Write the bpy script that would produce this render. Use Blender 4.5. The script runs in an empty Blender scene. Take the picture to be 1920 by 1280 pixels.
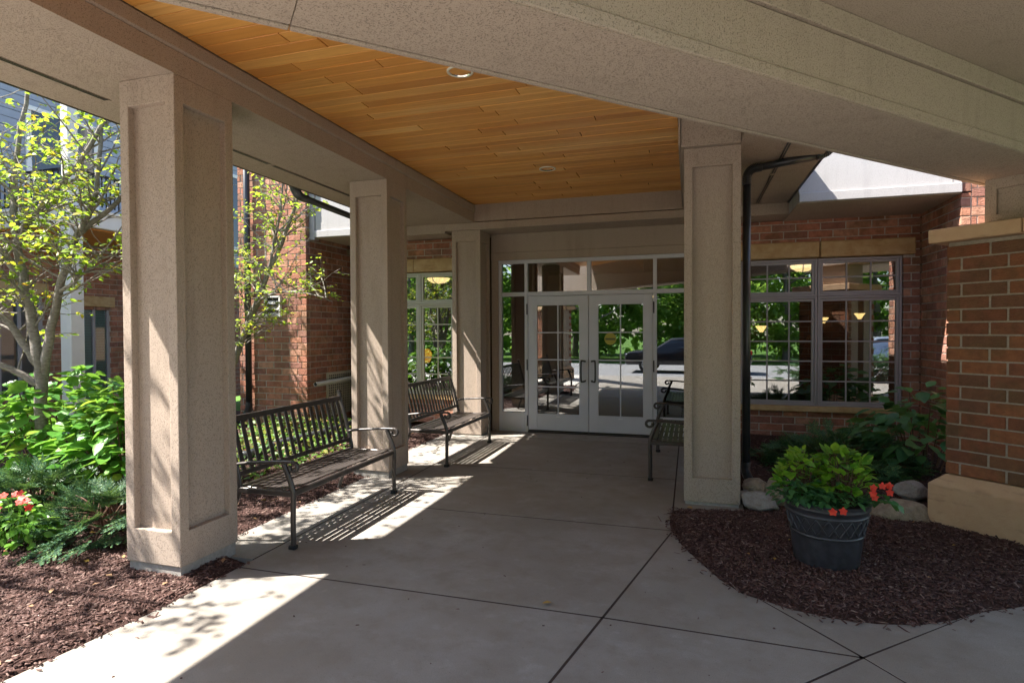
import bpy, bmesh, math, random
import numpy as np
from mathutils import Vector, Matrix, Euler

S = bpy.context.scene
COL = S.collection
rnd = random.Random(7)
nr = np.random.default_rng(11)
R2 = math.sqrt(.5)

# ------------------------------------------------------------------ camera
cam_d = bpy.data.cameras.new('camera')
cam = bpy.data.objects.new('camera', cam_d); COL.objects.link(cam)
S.camera = cam
cam_d.sensor_width = 36.0
cam_d.lens = 1093.44 / 1920 * 36
cam_d.clip_start = 0.05; cam_d.clip_end = 600
_y, _p, _r = .295865, .0184574, -.00460966
fw = Vector((-math.sin(_y) * math.cos(_p), math.cos(_y) * math.cos(_p), -math.sin(_p)))
rt = Vector((math.cos(_y), math.sin(_y), 0)); up = rt.cross(fw)
rt2 = math.cos(_r) * rt + math.sin(_r) * up; up2 = -math.sin(_r) * rt + math.cos(_r) * up
CAMP = Vector((0, 0, 1.6))
mw = Matrix((rt2, up2, -fw)).transposed().to_4x4(); mw.translation = CAMP
cam.matrix_world = mw

# ------------------------------------------------------------------ world, sun, exposure
SUN = Vector((1.0, .45, -1.53)).normalized()          # the way the light travels
w = bpy.data.worlds.new('World'); S.world = w; w.use_nodes = True
nt = w.node_tree; nt.nodes.clear()
o_ = nt.nodes.new('ShaderNodeOutputWorld'); b_ = nt.nodes.new('ShaderNodeBackground')
sk = nt.nodes.new('ShaderNodeTexSky'); sk.sky_type = 'NISHITA'; sk.sun_disc = False
sk.sun_elevation = math.asin(-SUN.z); sk.sun_rotation = math.atan2(-SUN.x, -SUN.y) % (2 * math.pi)
sk.air_density = 1.0; sk.dust_density = 1.2; sk.ozone_density = 1.0
b_.inputs[1].default_value = 0.098
nt.links.new(sk.outputs[0], b_.inputs[0]); nt.links.new(b_.outputs[0], o_.inputs[0])
sd = bpy.data.lights.new('sun', 'SUN'); sd.energy = 5.0; sd.angle = math.radians(.55); sd.color = (1, .95, .87)
so = bpy.data.objects.new('sun', sd); COL.objects.link(so)
so.rotation_euler = SUN.to_track_quat('-Z', 'Y').to_euler(); so.location = (-20, -10, 30)
vs = S.view_settings
vs.view_transform = 'Standard'; vs.look = 'None'; vs.gamma = 1; vs.use_curve_mapping = False
vs.exposure = 2.03
S.render.engine = 'CYCLES'
cy = S.cycles
cy.use_denoising = True
cy.max_bounces = 8; cy.diffuse_bounces = 5; cy.glossy_bounces = 4; cy.transparent_max_bounces = 12
cy.caustics_reflective = False; cy.caustics_refractive = False; cy.sample_clamp_indirect = 8

# ------------------------------------------------------------------ materials
MATS = {}
class N:
    """small node-graph helper"""
    def __init__(s, name):
        s.m = bpy.data.materials.new(name); s.m.use_nodes = True
        s.t = s.m.node_tree; s.t.nodes.clear()
        s.out = s.t.nodes.new('ShaderNodeOutputMaterial')
    def n(s, typ, ins=None, **kw):
        x = s.t.nodes.new('ShaderNode' + typ)
        for k, v in kw.items(): setattr(x, k, v)
        for k, v in (ins or {}).items():
            if isinstance(v, bpy.types.NodeSocket): s.t.links.new(v, x.inputs[k])
            else: x.inputs[k].default_value = v
        return x
    def pos(s, scale=(1, 1, 1)):
        g = s.n('NewGeometry')
        return s.n('Mapping', {0: g.outputs['Position'], 'Scale': scale}).outputs[0]
    def obj(s, scale=(1, 1, 1)):
        g = s.n('TexCoord')
        return s.n('Mapping', {0: g.outputs['Object'], 'Scale': scale}).outputs[0]
    def noise(s, vec, scale, detail=3, rough=.55):
        return s.n('TexNoise', {'Vector': vec, 'Scale': scale, 'Detail': detail, 'Roughness': rough}).outputs[0]
    def ramp(s, f, stops, interp='LINEAR'):
        r = s.n('ValToRGB', {0: f}); cr = r.color_ramp; cr.interpolation = interp
        while len(cr.elements) > 1: cr.elements.remove(cr.elements[-1])
        for i, (p, c) in enumerate(stops):
            e = cr.elements[0] if i == 0 else cr.elements.new(p)
            e.position = p
            if not isinstance(c, (tuple, list)): c = (c, c, c)
            e.color = (*c[:3], 1)
        return r.outputs[0]
    def mix(s, f, a, b, typ='MIX'):
        x = s.n('Mix', data_type='RGBA', blend_type=typ)
        for sock, v in ((x.inputs[0], f), (x.inputs[6], a), (x.inputs[7], b)):
            if isinstance(v, bpy.types.NodeSocket): s.t.links.new(v, sock)
            elif isinstance(v, (tuple, list)): sock.default_value = (*v[:3], 1)
            else: sock.default_value = v
        return x.outputs[2]
    def math(s, op, a, b=0.0):
        x = s.n('Math', operation=op)
        for i, v in enumerate((a, b)):
            if isinstance(v, bpy.types.NodeSocket): s.t.links.new(v, x.inputs[i])
            else: x.inputs[i].default_value = v
        return x.outputs[0]
    def rand(s):
        a = s.n('ObjectInfo').outputs['Random']; g = s.n('NewGeometry').outputs['Random Per Island']
        return s.math('FRACT', s.math('ADD', a, g))
    def bump(s, h, strength=.3, dist=.01):
        return s.n('Bump', {'Height': h, 'Strength': strength, 'Distance': dist}).outputs[0]
    def bsdf(s, col, rough=.8, normal=None, spec=.3, metal=0., **kw):
        ins = {'Base Color': col if isinstance(col, bpy.types.NodeSocket) else (*col[:3], 1), 'Roughness': rough,
               'Specular IOR Level': spec, 'Metallic': metal}
        if normal is not None: ins['Normal'] = normal
        ins.update(kw)
        return s.n('BsdfPrincipled', ins).outputs[0]
    def done(s, sh):
        s.t.links.new(sh, s.out.inputs[0]); MATS[s.m.name] = s.m; return s.m

def mk_stucco(name, base, fleck, amount=.40):
    s = N(name); p = s.pos()
    a = s.noise(p, 135, 2, .6); big = s.noise(p, 1.3, 3); fine = s.noise(p, 260, 2)
    f = s.ramp(a, [(amount - .06, 1.), (amount, .85), (amount + .045, 0.)])
    c = s.mix(s.math('MULTIPLY', f, .62), base, fleck)
    c = s.mix(s.ramp(big, [(.3, .0), (.75, .22)]), c, tuple(x * .72 for x in base))
    c = s.mix(s.ramp(fine, [(.3, .10), (.7, 0.)]), c, (1, .97, .9))
    stn = s.noise(s.pos((7, 7, .9)), 1.0, 5, .65); c = s.mix(s.ramp(stn, [(.52, 0.), (.72, .28)]), c, tuple(x * .6 for x in base))
    h = s.math('SUBTRACT', s.math('MULTIPLY', fine, .4), f)
    return s.done(s.bsdf(c, .92, s.bump(h, .55, .004), .15))
mk_stucco('stucco', (.41, .322, .258), (.10, .075, .06), .39)
mk_stucco('stucco_lit', (.40, .385, .385), (.16, .15, .15), .385)  # the taupe stucco again, bluish daylight mixed into its base colour
def mk_concrete():
    s = N('concrete'); p = s.pos()
    big = s.noise(p, .9, 5, .62); mid = s.noise(p, 5, 5, .65); fine = s.noise(p, 210, 2); sp = s.noise(p, 70, 2)
    c = s.ramp(big, [(.3, (.235, .210, .182)), (.5, (.29, .268, .24)), (.7, (.345, .325, .30))])
    c = s.mix(s.ramp(mid, [(.34, .5), (.52, 0.)]), c, (.21, .18, .148))
    c = s.mix(s.ramp(mid, [(.60, 0.), (.72, .35)]), c, (.47, .455, .43))
    eff = s.noise(s.pos((1., 1.5, 1)), 2.1, 10, .76); scr = s.noise(s.pos((2.5, 14, 1)), 3.0, 7, .7); brn = s.noise(s.pos((.5, .35, 1)), 1.0, 4, .6)
    c = s.mix(s.ramp(eff, [(.53, 0.), (.68, .42)]), c, (.44, .43, .42))
    c = s.mix(s.ramp(scr, [(.57, 0.), (.72, .15)]), c, (.16, .14, .12))
    c = s.mix(s.ramp(brn, [(.42, .0), (.66, .45)]), c, (.25, .205, .155))
    c = s.mix(s.ramp(sp, [(.66, 0.), (.74, .6)]), c, (.13, .115, .10))
    c = s.mix(s.ramp(fine, [(.3, .5), (.6, 0.)]), c, (.16, .145, .13))
    return s.done(s.bsdf(c, s.ramp(big, [(.3, .62), (.7, .85)]), s.bump(s.math('ADD', fine, s.math('MULTIPLY', mid, .6)), .25, .004), .3))
mk_concrete()
def mk_brick(name, cols):
    s = N(name); r = s.rand(); p = s.pos()
    c = s.ramp(r, [(i / (len(cols)), q) for i, q in enumerate(cols)], 'CONSTANT')
    n1 = s.noise(p, 16, 4); n2 = s.noise(p, 90, 4, .7); st = s.noise(s.pos((1, 1, 4)), 30, 3)
    ol = s.noise(p, 4.5, 3); c = s.mix(s.ramp(ol, [(.45, 0.), (.65, .5)]), c, (.15, .10, .05)); c = s.mix(s.ramp(n1, [(.35, .35), (.62, 0.)]), c, (.09, .045, .03))
    c = s.mix(s.ramp(n2, [(.58, 0.), (.72, .4)]), c, (.33, .17, .10))
    c = s.mix(s.ramp(st, [(.62, 0.), (.72, .5)]), c, (.06, .032, .025))
    return s.done(s.bsdf(c, .88, s.bump(s.math('ADD', s.math('ADD', n2, n1), st), .9, .009), .2))
mk_brick('brick', [(.48, .20, .135), (.41, .175, .12), (.52, .24, .155), (.33, .155, .12), (.46, .21, .145), (.55, .29, .20), (.39, .20, .155)])
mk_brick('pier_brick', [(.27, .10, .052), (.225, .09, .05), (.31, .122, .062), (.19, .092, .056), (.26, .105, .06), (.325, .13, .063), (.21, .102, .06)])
def simple(name, col, rough=.6, nscale=None, namt=.25, metal=0., spec=.4, bump=0.):
    s = N(name); p = s.obj(); nrm = None; c = (*col, 1)
    if nscale:
        n = s.noise(p, nscale, 4)
        c = s.mix(s.ramp(n, [(.35, namt), (.65, 0.)]), col, tuple(x * .45 for x in col))
        if bump: nrm = s.bump(n, bump, .01)
    return s.done(s.bsdf(c, rough, nrm, spec, metal))
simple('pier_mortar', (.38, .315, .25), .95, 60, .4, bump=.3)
simple('mortar', (.48, .425, .37), .95, 60, .4, bump=.3)
simple('soil', (.045, .028, .022), .95, 30, .4)
simple('trim', (.33, .305, .31), .45, 4, .12)
simple('sash', (.36, .335, .36), .4, 4, .1)
simple('sash_pale', (.52, .52, .44), .4, 4, .1)
simple('door_paint', (.60, .605, .66), .42, 3, .12)
simple('bronze', (.045, .04, .038), .35, 20, .3, .3, .5)
simple('bench_metal', (.075, .063, .058), .36, 18, .4, .25, .55)
simple('black_metal', (.02, .02, .022), .38, 12, .2, .4)
simple('downspout', (.065, .068, .072), .33, 6, .3, .4, .5)
simple('white_paint', (.74, .72, .70), .5, 5, .12)
simple('siding', (.30, .33, .40), .6, 5, .15)
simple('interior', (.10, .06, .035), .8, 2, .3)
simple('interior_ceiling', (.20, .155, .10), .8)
simple('dark_wood', (.05, .022, .012), .5, 6, .4)
simple('grille', (.52, .47, .38), .55, 8, .2)
simple('pvc', (.68, .67, .64), .4, 10, .15)
simple('blind', (.36, .62, .66), .6)
simple('rubber', (.02, .02, .02), .7)
simple('car_black', (.012, .013, .016), .16, spec=.6)
simple('car_silver', (.42, .47, .55), .22, metal=.6)
simple('car_glass', (.02, .025, .03), .06, spec=.8)
simple('chrome', (.8, .8, .8), .12, metal=1.)
simple('tail_red', (.5, .02, .02), .2)
simple('reflector', (.86, .86, .84), .08, metal=1.)
simple('white_trim', (.75, .72, .62), .4)
simple('asphalt', (.23, .23, .235), .9, 3, .2)
simple('sticker', (.42, .36, .05), .4)
simple('sticker_band', (.12, .12, .05), .4)
simple('label_white', (.75, .75, .75), .4)
simple('lampshade_cloth', (.6, .25, .06), .7)
simple('bounce_concrete', (.55, .52, .47), .85, 6, .2)  # kept pale so the added paving throws more sun upward
simple('plinth', (.36, .335, .305), .9, 40, .4, bump=.3)
def mk_pot():
    s = N('pot_resin'); n = s.noise(s.obj(), 22, 4)
    c = s.mix(s.ramp(n, [(.35, .6), (.65, 0.)]), (.040, .039, .046), (.016, .015, .017))
    return s.done(s.bsdf(c, s.ramp(n, [(.3, .28), (.7, .45)]), s.bump(n, .12, .004), .55))
mk_pot()
def mk_wood():
    s = N('cedar'); r = s.rand(); o = s.n('ObjectInfo').outputs['Random']
    v = s.n('Mapping', {0: s.n('NewGeometry').outputs['Position'], 'Scale': (1.2, 22, 22)}).outputs[0]
    sh = s.n('CombineXYZ', {0: s.math('MULTIPLY', o, 37.), 1: s.math('MULTIPLY', o, 91.), 2: 0.}).outputs[0]
    v = s.n('VectorMath', {0: v, 1: sh}, operation='ADD').outputs[0]
    g = s.noise(v, 1.6, 6, .62); g2 = s.noise(v, 7, 3)
    c = s.ramp(r, [(0., (.74, .34, .075)), (.25, (.86, .46, .125)), (.45, (.56, .225, .045)), (.6, (.82, .40, .095)), (.8, (.66, .28, .06)), (1., (.92, .55, .18))])
    c = s.mix(s.ramp(g, [(.35, .5), (.62, 0.)]), c, (.52, .215, .045))
    c = s.mix(s.ramp(g2, [(.6, 0.), (.75, .3)]), c, (.62, .33, .12))
    return s.done(s.bsdf(c, s.ramp(g, [(.3, .42), (.7, .3)]), s.bump(g, .10, .003), .45))
mk_wood()
def mk_stone(name, a, b, sc=9, bs=.5):
    s = N(name); p = s.pos()
    n = s.noise(p, sc, 6, .65); f = s.noise(p, 90, 3); st = s.noise(s.pos((1, 1, 5)), 6, 4)
    c = s.mix(s.ramp(n, [(.3, 0.), (.7, 1.)]), a, b)
    c = s.mix(s.ramp(st, [(.58, 0.), (.72, .5)]), c, tuple(x * .55 for x in a))
    return s.done(s.bsdf(c, .9, s.bump(s.math('ADD', n, s.math('MULTIPLY', f, .5)), bs, .02), .2))
mk_stone('limestone', (.52, .33, .195), (.60, .41, .255), 5, .25)
mk_stone('lintel_stone', (.44, .28, .13), (.58, .43, .25), 7, .6)
def mk_rock():
    s = N('fieldstone'); p = s.obj(); r = s.n('ObjectInfo').outputs['Random']
    n = s.noise(s.pos(), 14, 7, .75); f = s.noise(s.pos(), 70, 4)
    c = s.ramp(r, [(0., (.46, .33, .24)), (.4, (.44, .42, .39)), (.7, (.54, .40, .26)), (1., (.50, .45, .38))])
    c = s.mix(s.ramp(n, [(.35, .6), (.6, 0.)]), c, (.22, .165, .13))
    c = s.mix(s.ramp(f, [(.55, 0.), (.7, .5)]), c, (.5, .48, .44))
    return s.done(s.bsdf(c, .8, s.bump(s.math('ADD', n, s.math('MULTIPLY', f, .4)), 1., .05), .3))
mk_rock()
def mk_mulch():
    s = N('mulch'); r = s.rand(); p = s.pos()
    c = s.ramp(r, [(0., (.06, .028, .023)), (.3, (.095, .047, .038)), (.65, (.13, .069, .057)), (.92, (.175, .105, .088)), (1., (.30, .21, .17))])
    n = s.noise(p, 80, 3)
    c = s.mix(s.ramp(n, [(.4, .5), (.6, 0.)]), c, (.03, .014, .011))
    return s.done(s.bsdf(c, .75, None, .3))
mk_mulch()
def mk_mulch_base():
    s = N('mulch_base'); p = s.pos(); n = s.noise(p, 45, 5, .7); m = s.noise(p, 4, 3)
    c = s.ramp(n, [(.3, (.025, .013, .010)), (.5, (.06, .031, .025)), (.72, (.11, .06, .05))])
    return s.done(s.bsdf(c, .95, s.bump(n, 1., .03), .2))
mk_mulch_base()
def mk_leaf(name, stops, trans=.35, rough=.5, vein=None, spec=.35, tint=(.35, .5, .03), dark=(.015, .05, .012)):
    s = N(name); r = s.rand(); c = s.ramp(r, stops)
    p = s.obj()
    if vein:
        wv = s.noise(s.pos(), 34, 3)
        c = s.mix(s.ramp(wv, [(.52, 0.), (.62, .75)]), c, vein)
    n = s.noise(s.pos(), 25, 2); c = s.mix(s.ramp(n, [(.4, .3), (.6, 0.)]), c, dark)
    a = s.bsdf(c, rough, None, spec)
    t = s.n('BsdfTranslucent', {0: s.mix(.35, c, tint, 'ADD')}).outputs[0]
    return s.done(s.n('MixShader', {0: trans, 1: a, 2: t}).outputs[0])
mk_leaf('tree_leaf', [(0., (.16, .28, .03)), (.35, (.28, .38, .04)), (.6, (.22, .34, .035)), (.82, (.44, .43, .04)), (.95, (.52, .40, .04)), (1., (.5, .2, .02))], .5, .42)
mk_leaf('hydrangea_leaf', [(0., (.07, .21, .035)), (.5, (.11, .30, .045)), (.85, (.17, .36, .05)), (1., (.34, .45, .06))], .38, .33)
mk_leaf('dark_leaf', [(0., (.05, .14, .065)), (.6, (.075, .20, .075)), (1., (.12, .26, .07))], .28, .4)
mk_leaf('coleus_leaf', [(0., (.07, .24, .02)), (.4, (.13, .34, .025)), (.7, (.20, .42, .03)), (1., (.33, .52, .05))], .38, .45, (.36, .52, .07))
mk_leaf('impatiens_leaf', [(0., (.04, .14, .05)), (.6, (.06, .19, .06)), (1., (.11, .25, .07))], .25, .4)
mk_leaf('bright_leaf', [(0., (.10, .27, .03)), (1., (.20, .40, .06))], .35, .4)
mk_leaf('yew_leaf', [(0., (.025, .08, .05)), (.45, (.045, .13, .065)), (.75, (.09, .20, .08)), (1., (.22, .32, .10))], .15, .5)
mk_leaf('cover_leaf', [(0., (.07, .17, .035)), (.6, (.12, .24, .05)), (.85, (.3, .33, .10)), (1., (.36, .16, .05))], .3, .5)
mk_leaf('park_leaf', [(0., (.10, .22, .045)), (.6, (.17, .32, .06)), (1., (.27, .42, .09))], .58, .5)
mk_leaf('dry_leaf', [(0., (.30, .15, .07)), (.5, (.42, .26, .14)), (.8, (.5, .33, .05)), (1., (.35, .10, .05))], .1, .7, tint=(.1, .05, 0.), dark=(.15, .07, .03))
mk_leaf('petal', [(0., (.72, .03, .012)), (1., (.78, .07, .03))], .2, .5, tint=(.3, 0., 0.), dark=(.45, .01, .005))
def mk_bark():
    s = N('bark'); n = s.noise(s.pos((1, 1, 2.5)), 26, 5, .65); b = s.noise(s.pos(), 5, 3)
    c = s.ramp(n, [(.3, (.13, .11, .095)), (.55, (.27, .245, .22)), (.75, (.38, .355, .33))])
    return s.done(s.bsdf(s.mix(s.ramp(b, [(.4, .35), (.6, 0.)]), c, (.12, .11, .08)), .85, s.bump(n, .5, .01), .2))
mk_bark()
simple('twig_brown', (.14, .075, .05), .8)
def mk_grass():
    s = N('lawn_grass'); p = s.pos(); n = s.noise(p, 3, 5); f = s.noise(p, 60, 3)
    c = s.mix(s.ramp(n, [(.3, 0.), (.7, 1.)]), (.07, .15, .025), (.12, .22, .04))
    return s.done(s.bsdf(s.mix(s.ramp(f, [(.4, .5), (.6, 0.)]), c, (.03, .07, .015)), .95, None, .1))
mk_grass()
def mk_glass(name, refl, tint=(1, 1, 1)):
    s = N(name)
    fr = s.n('Fresnel', {'IOR': 1.5}).outputs[0]
    f = s.math('MINIMUM', s.math('ADD', s.math('MULTIPLY', fr, 1.5), refl), 1.)
    tr = s.n('BsdfTransparent', {0: (*tint, 1)}).outputs[0]
    gl = s.n('BsdfGlossy', {'Color': (.97, .98, 1, 1), 'Roughness': .0}).outputs[0]
    return s.done(s.n('MixShader', {0: f, 1: tr, 2: gl}).outputs[0])
mk_glass('glass', .22, (.55, .58, .58))
mk_glass('glass_clear', .04, (.95, .97, .98))
def mk_emit(name, col, st):
    s = N(name); return s.done(s.n('Emission', {0: (*col, 1), 1: st}).outputs[0])
mk_emit('lamp_glow', (1., .66, .28), 1.5)
mk_emit('sconce_glow', (1., .62, .22), 1.6)
mk_emit('orange_glow', (1., .36, .04), .55)

# ------------------------------------------------------------------ mesh helpers
def link(o, parent=None):
    COL.objects.link(o)
    if parent is not None: o.parent = parent
    return o
def tag(o, label=None, cat=None, group=None, kind=None):
    if label: o['label'] = label
    if cat: o['category'] = cat
    if group: o['group'] = group
    if kind: o['kind'] = kind
    return o
def thing(name, label, cat, loc=(0, 0, 0), rz=0, group=None):
    o = bpy.data.objects.new(name, None); o.empty_display_size = .1
    o.location = loc; o.rotation_euler = (0, 0, rz); link(o)
    return tag(o, label, cat, group)
def mesh_obj(name, me, mat, parent=None, smooth=False):
    if mat and not me.materials: me.materials.append(MATS[mat])
    if smooth: me.polygons.foreach_set('use_smooth', [True] * len(me.polygons))
    return link(bpy.data.objects.new(name, me), parent)
def np_mesh(name, V, F):
    V = np.asarray(V, np.float32).reshape(-1, 3); F = np.asarray(F, np.int32); m, k = F.shape
    me = bpy.data.meshes.new(name)
    me.vertices.add(len(V)); me.vertices.foreach_set('co', V.ravel())
    me.loops.add(m * k); me.loops.foreach_set('vertex_index', F.ravel())
    me.polygons.add(m); me.polygons.foreach_set('loop_start', np.arange(0, m * k, k, dtype=np.int32))
    me.update(calc_edges=True); me.validate()
    return me
class MB:
    def __init__(s): s.v = []; s.f = []
    def add(s, V, F):
        n = len(s.v); s.v += [tuple(p) for p in V]; s.f += [tuple(i + n for i in f) for f in F]; return s
    def box(s, x0, x1, y0, y1, z0, z1, M=None):
        V = [(x0, y0, z0), (x1, y0, z0), (x1, y1, z0), (x0, y1, z0), (x0, y0, z1), (x1, y0, z1), (x1, y1, z1), (x0, y1, z1)]
        if M is not None: V = [M @ Vector(p) for p in V]
        return s.add(V, [(3, 2, 1, 0), (4, 5, 6, 7), (0, 1, 5, 4), (1, 2, 6, 5), (2, 3, 7, 6), (3, 0, 4, 7)])
    def prism(s, poly, z0, z1):
        n = len(poly)
        V = [(x, y, z0) for x, y in poly] + [(x, y, z1) for x, y in poly]
        return s.add(V, [tuple(range(n))[::-1], tuple(range(n, 2 * n))] + [(i, (i + 1) % n, n + (i + 1) % n, n + i) for i in range(n)])
    def tube(s, pts, rad, sides=8, flat=1.0, cap=True):
        pts = [Vector(p) for p in pts]; n = len(pts)
        rad = [rad] * n if not hasattr(rad, '__len__') else rad
        V = []; prev = None
        for i, p in enumerate(pts):
            t = (pts[min(i + 1, n - 1)] - pts[max(i - 1, 0)]).normalized()
            if prev is None:
                a = Vector((0, 0, 1)) if abs(t.z) < .9 else Vector((1, 0, 0))
                u = t.cross(a).normalized()
            else: u = (prev - t * prev.dot(t)).normalized()
            prev = u; v_ = t.cross(u)
            for k in range(sides):
                an = 2 * math.pi * k / sides
                V.append(p + (u * math.cos(an) + v_ * math.sin(an) * flat) * rad[i])
        F = [(i * sides + k, i * sides + (k + 1) % sides, (i + 1) * sides + (k + 1) % sides, (i + 1) * sides + k) for i in range(n - 1) for k in range(sides)]
        if cap: F += [tuple(range(sides))[::-1], tuple(range((n - 1) * sides, n * sides))]
        return s.add(V, F)
    def lathe(s, prof, sides=32, c=(0, 0, 0), cap=True):
        V = [(c[0] + r * math.cos(2 * math.pi * k / sides), c[1] + r * math.sin(2 * math.pi * k / sides), c[2] + z) for r, z in prof for k in range(sides)]
        n = len(prof)
        F = [(i * sides + k, i * sides + (k + 1) % sides, (i + 1) * sides + (k + 1) % sides, (i + 1) * sides + k) for i in range(n - 1) for k in range(sides)]
        if cap: F += [tuple(range(sides))[::-1], tuple(range((n - 1) * sides, n * sides))]
        return s.add(V, F)
    def mesh(s, name, bevel=0., seg=1):
        me = bpy.data.meshes.new(name); me.from_pydata(s.v, [], s.f)
        if bevel:
            bm = bmesh.new(); bm.from_mesh(me)
            es = [e for e in bm.edges if len(e.link_faces) == 2 and e.calc_face_angle(0) > .5]
            bmesh.ops.bevel(bm, geom=es, offset=bevel, segments=seg, affect='EDGES', profile=.6, clamp_overlap=True)
            bm.to_mesh(me); bm.free()
        me.update(); return me
    def build(s, name, mat, parent=None, bevel=0., smooth=False, seg=1):
        o = mesh_obj(name, s.mesh(name, bevel, seg), mat, parent, smooth)
        return o
def smooth_by_angle(o, ang=.6):
    me = o.data; me.polygons.foreach_set('use_smooth', [True] * len(me.polygons))
    bm = bmesh.new(); bm.from_mesh(me)
    for e in bm.edges: e.smooth = not (len(e.link_faces) == 2 and e.calc_face_angle(0) > ang)
    bm.to_mesh(me); bm.free()
    return o
def bx(name, x0, x1, y0, y1, z0, z1, mat, parent=None, bevel=0.):
    return MB().box(x0, x1, y0, y1, z0, z1).build(name, mat, parent, bevel)
def curve(pts, n=6):
    P = [Vector(p) for p in pts]; out = []
    for i in range(len(P) - 1):
        p0, p1, p2, p3 = P[max(i - 1, 0)], P[i], P[i + 1], P[min(i + 2, len(P) - 1)]
        for k in range(n):
            t = k / n
            out.append(.5 * ((2 * p1) + (p2 - p0) * t + (2 * p0 - 5 * p1 + 4 * p2 - p3) * t * t + (3 * p1 - p0 - 3 * p2 + p3) * t ** 3))
    return out + [P[-1]]
def copy_tree(o, parent=None):
    c = o.copy(); COL.objects.link(c); c.parent = parent
    for ch in list(o.children): copy_tree(ch, c)
    return c
def inset_poly(poly, d):
    n = len(poly); out = []
    for i in range(n):
        p0, p1, p2 = Vector(poly[i - 1]), Vector(poly[i]), Vector(poly[(i + 1) % n])
        a = (p1 - p0).normalized(); b = (p2 - p1).normalized()
        na = Vector((-a.y, a.x)); nb = Vector((-b.y, b.x)); m = (na + nb)
        m = m / max(m.dot(na), .25) if m.length > 1e-6 else na
        out.append(tuple(p1 + m * d))
    return out

# leaf templates (base at origin, along +Y, face up +Z), all triangles
def leaf_template(width=.55, fold=.12, droop=.12, wave=0.):
    ys = [0, .18, .42, .68, .88, 1.0]; ws = [.0, .62, 1., .78, .34, 0.]
    V = [(0, 0, 0)]
    for y, q in list(zip(ys, ws))[1:-1]:
        z = -droop * y * y; hw = width * .5 * q
        V += [(-hw, y, z + fold * q * width + wave * (1 if int(y * 10) % 2 else -1)), (0, y, z), (hw, y, z + fold * q * width - wave)]
    V.append((0, 1, -droop)); n = len(V) - 1
    F = [(0, 2, 1), (0, 3, 2)]
    for i in range(3):
        a = 1 + 3 * i; b = a + 3
        F += [(a, a + 1, b + 1), (a, b + 1, b), (a + 1, a + 2, b + 2), (a + 1, b + 2, b + 1)]
    a = 10; F += [(a, a + 1, n), (a + 1, a + 2, n)]
    return np.array(V, float), np.array(F)
LEAF = leaf_template(.62); LEAF_W = leaf_template(.72, .1, .22, .02); LEAF_N = leaf_template(.42, .15, .1)
LEAF_LO = (np.array([(0, 0, 0), (-.3, .45, .06), (0, .5, -.02), (.3, .45, .06), (0, 1, -.1)], float), np.array([(0, 2, 1), (0, 3, 2), (1, 2, 4), (2, 3, 4)]))
def rotmats(yaw, pitch, roll):
    cy_, sy = np.cos(yaw), np.sin(yaw); cp, sp = np.cos(pitch), np.sin(pitch); cr, sr = np.cos(roll), np.sin(roll)
    Z = np.zeros_like(yaw); O = np.ones_like(yaw)
    Rz = np.stack([np.stack([cy_, -sy, Z], -1), np.stack([sy, cy_, Z], -1), np.stack([Z, Z, O], -1)], 1)
    Rx = np.stack([np.stack([O, Z, Z], -1), np.stack([Z, cp, -sp], -1), np.stack([Z, sp, cp], -1)], 1)
    Ry = np.stack([np.stack([cr, Z, sr], -1), np.stack([Z, O, Z], -1), np.stack([-sr, Z, cr], -1)], 1)
    return Rz @ Rx @ Ry
def scatter_mesh(name, tpl, pos, rot, scl):
    V0, F0 = tpl; N_ = len(pos); scl = np.asarray(scl, float)
    if scl.ndim == 1: scl = scl[:, None].repeat(3, 1)
    V = np.einsum('nij,nvj->nvi', rot, V0[None] * scl[:, None, :]) + np.asarray(pos)[:, None, :]
    F = F0[None] + (np.arange(N_) * len(V0))[:, None, None]
    return np_mesh(name, V.reshape(-1, 3), F.reshape(-1, F0.shape[1]))
def leaves(parent, tpl, mat, pos, rot, scl, n_obj=0, name='leaf', rest='foliage'):
    """the n_obj leaves nearest to the camera become parts of their own, the rest one part of kind stuff"""
    pos = np.asarray(pos, float); scl = np.asarray(scl, float)
    order = np.argsort(np.linalg.norm(pos - np.array(CAMP), axis=1)); a = order[:n_obj]; b = order[n_obj:]
    if n_obj:
        me = np_mesh(name, *tpl); me.materials.append(MATS[mat])
        me.polygons.foreach_set('use_smooth', [True] * len(me.polygons))
        for i in a:
            o = bpy.data.objects.new(name, me); link(o, parent)
            m = Matrix(rot[i].tolist()).to_4x4() @ Matrix.Diagonal((scl[i], scl[i], scl[i], 1)); m.translation = pos[i]
            o.matrix_basis = m
    if len(b):
        me = scatter_mesh(rest, tpl, pos[b], rot[b], scl[b])
        tag(mesh_obj(rest, me, mat, parent, True), kind='stuff')

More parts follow.
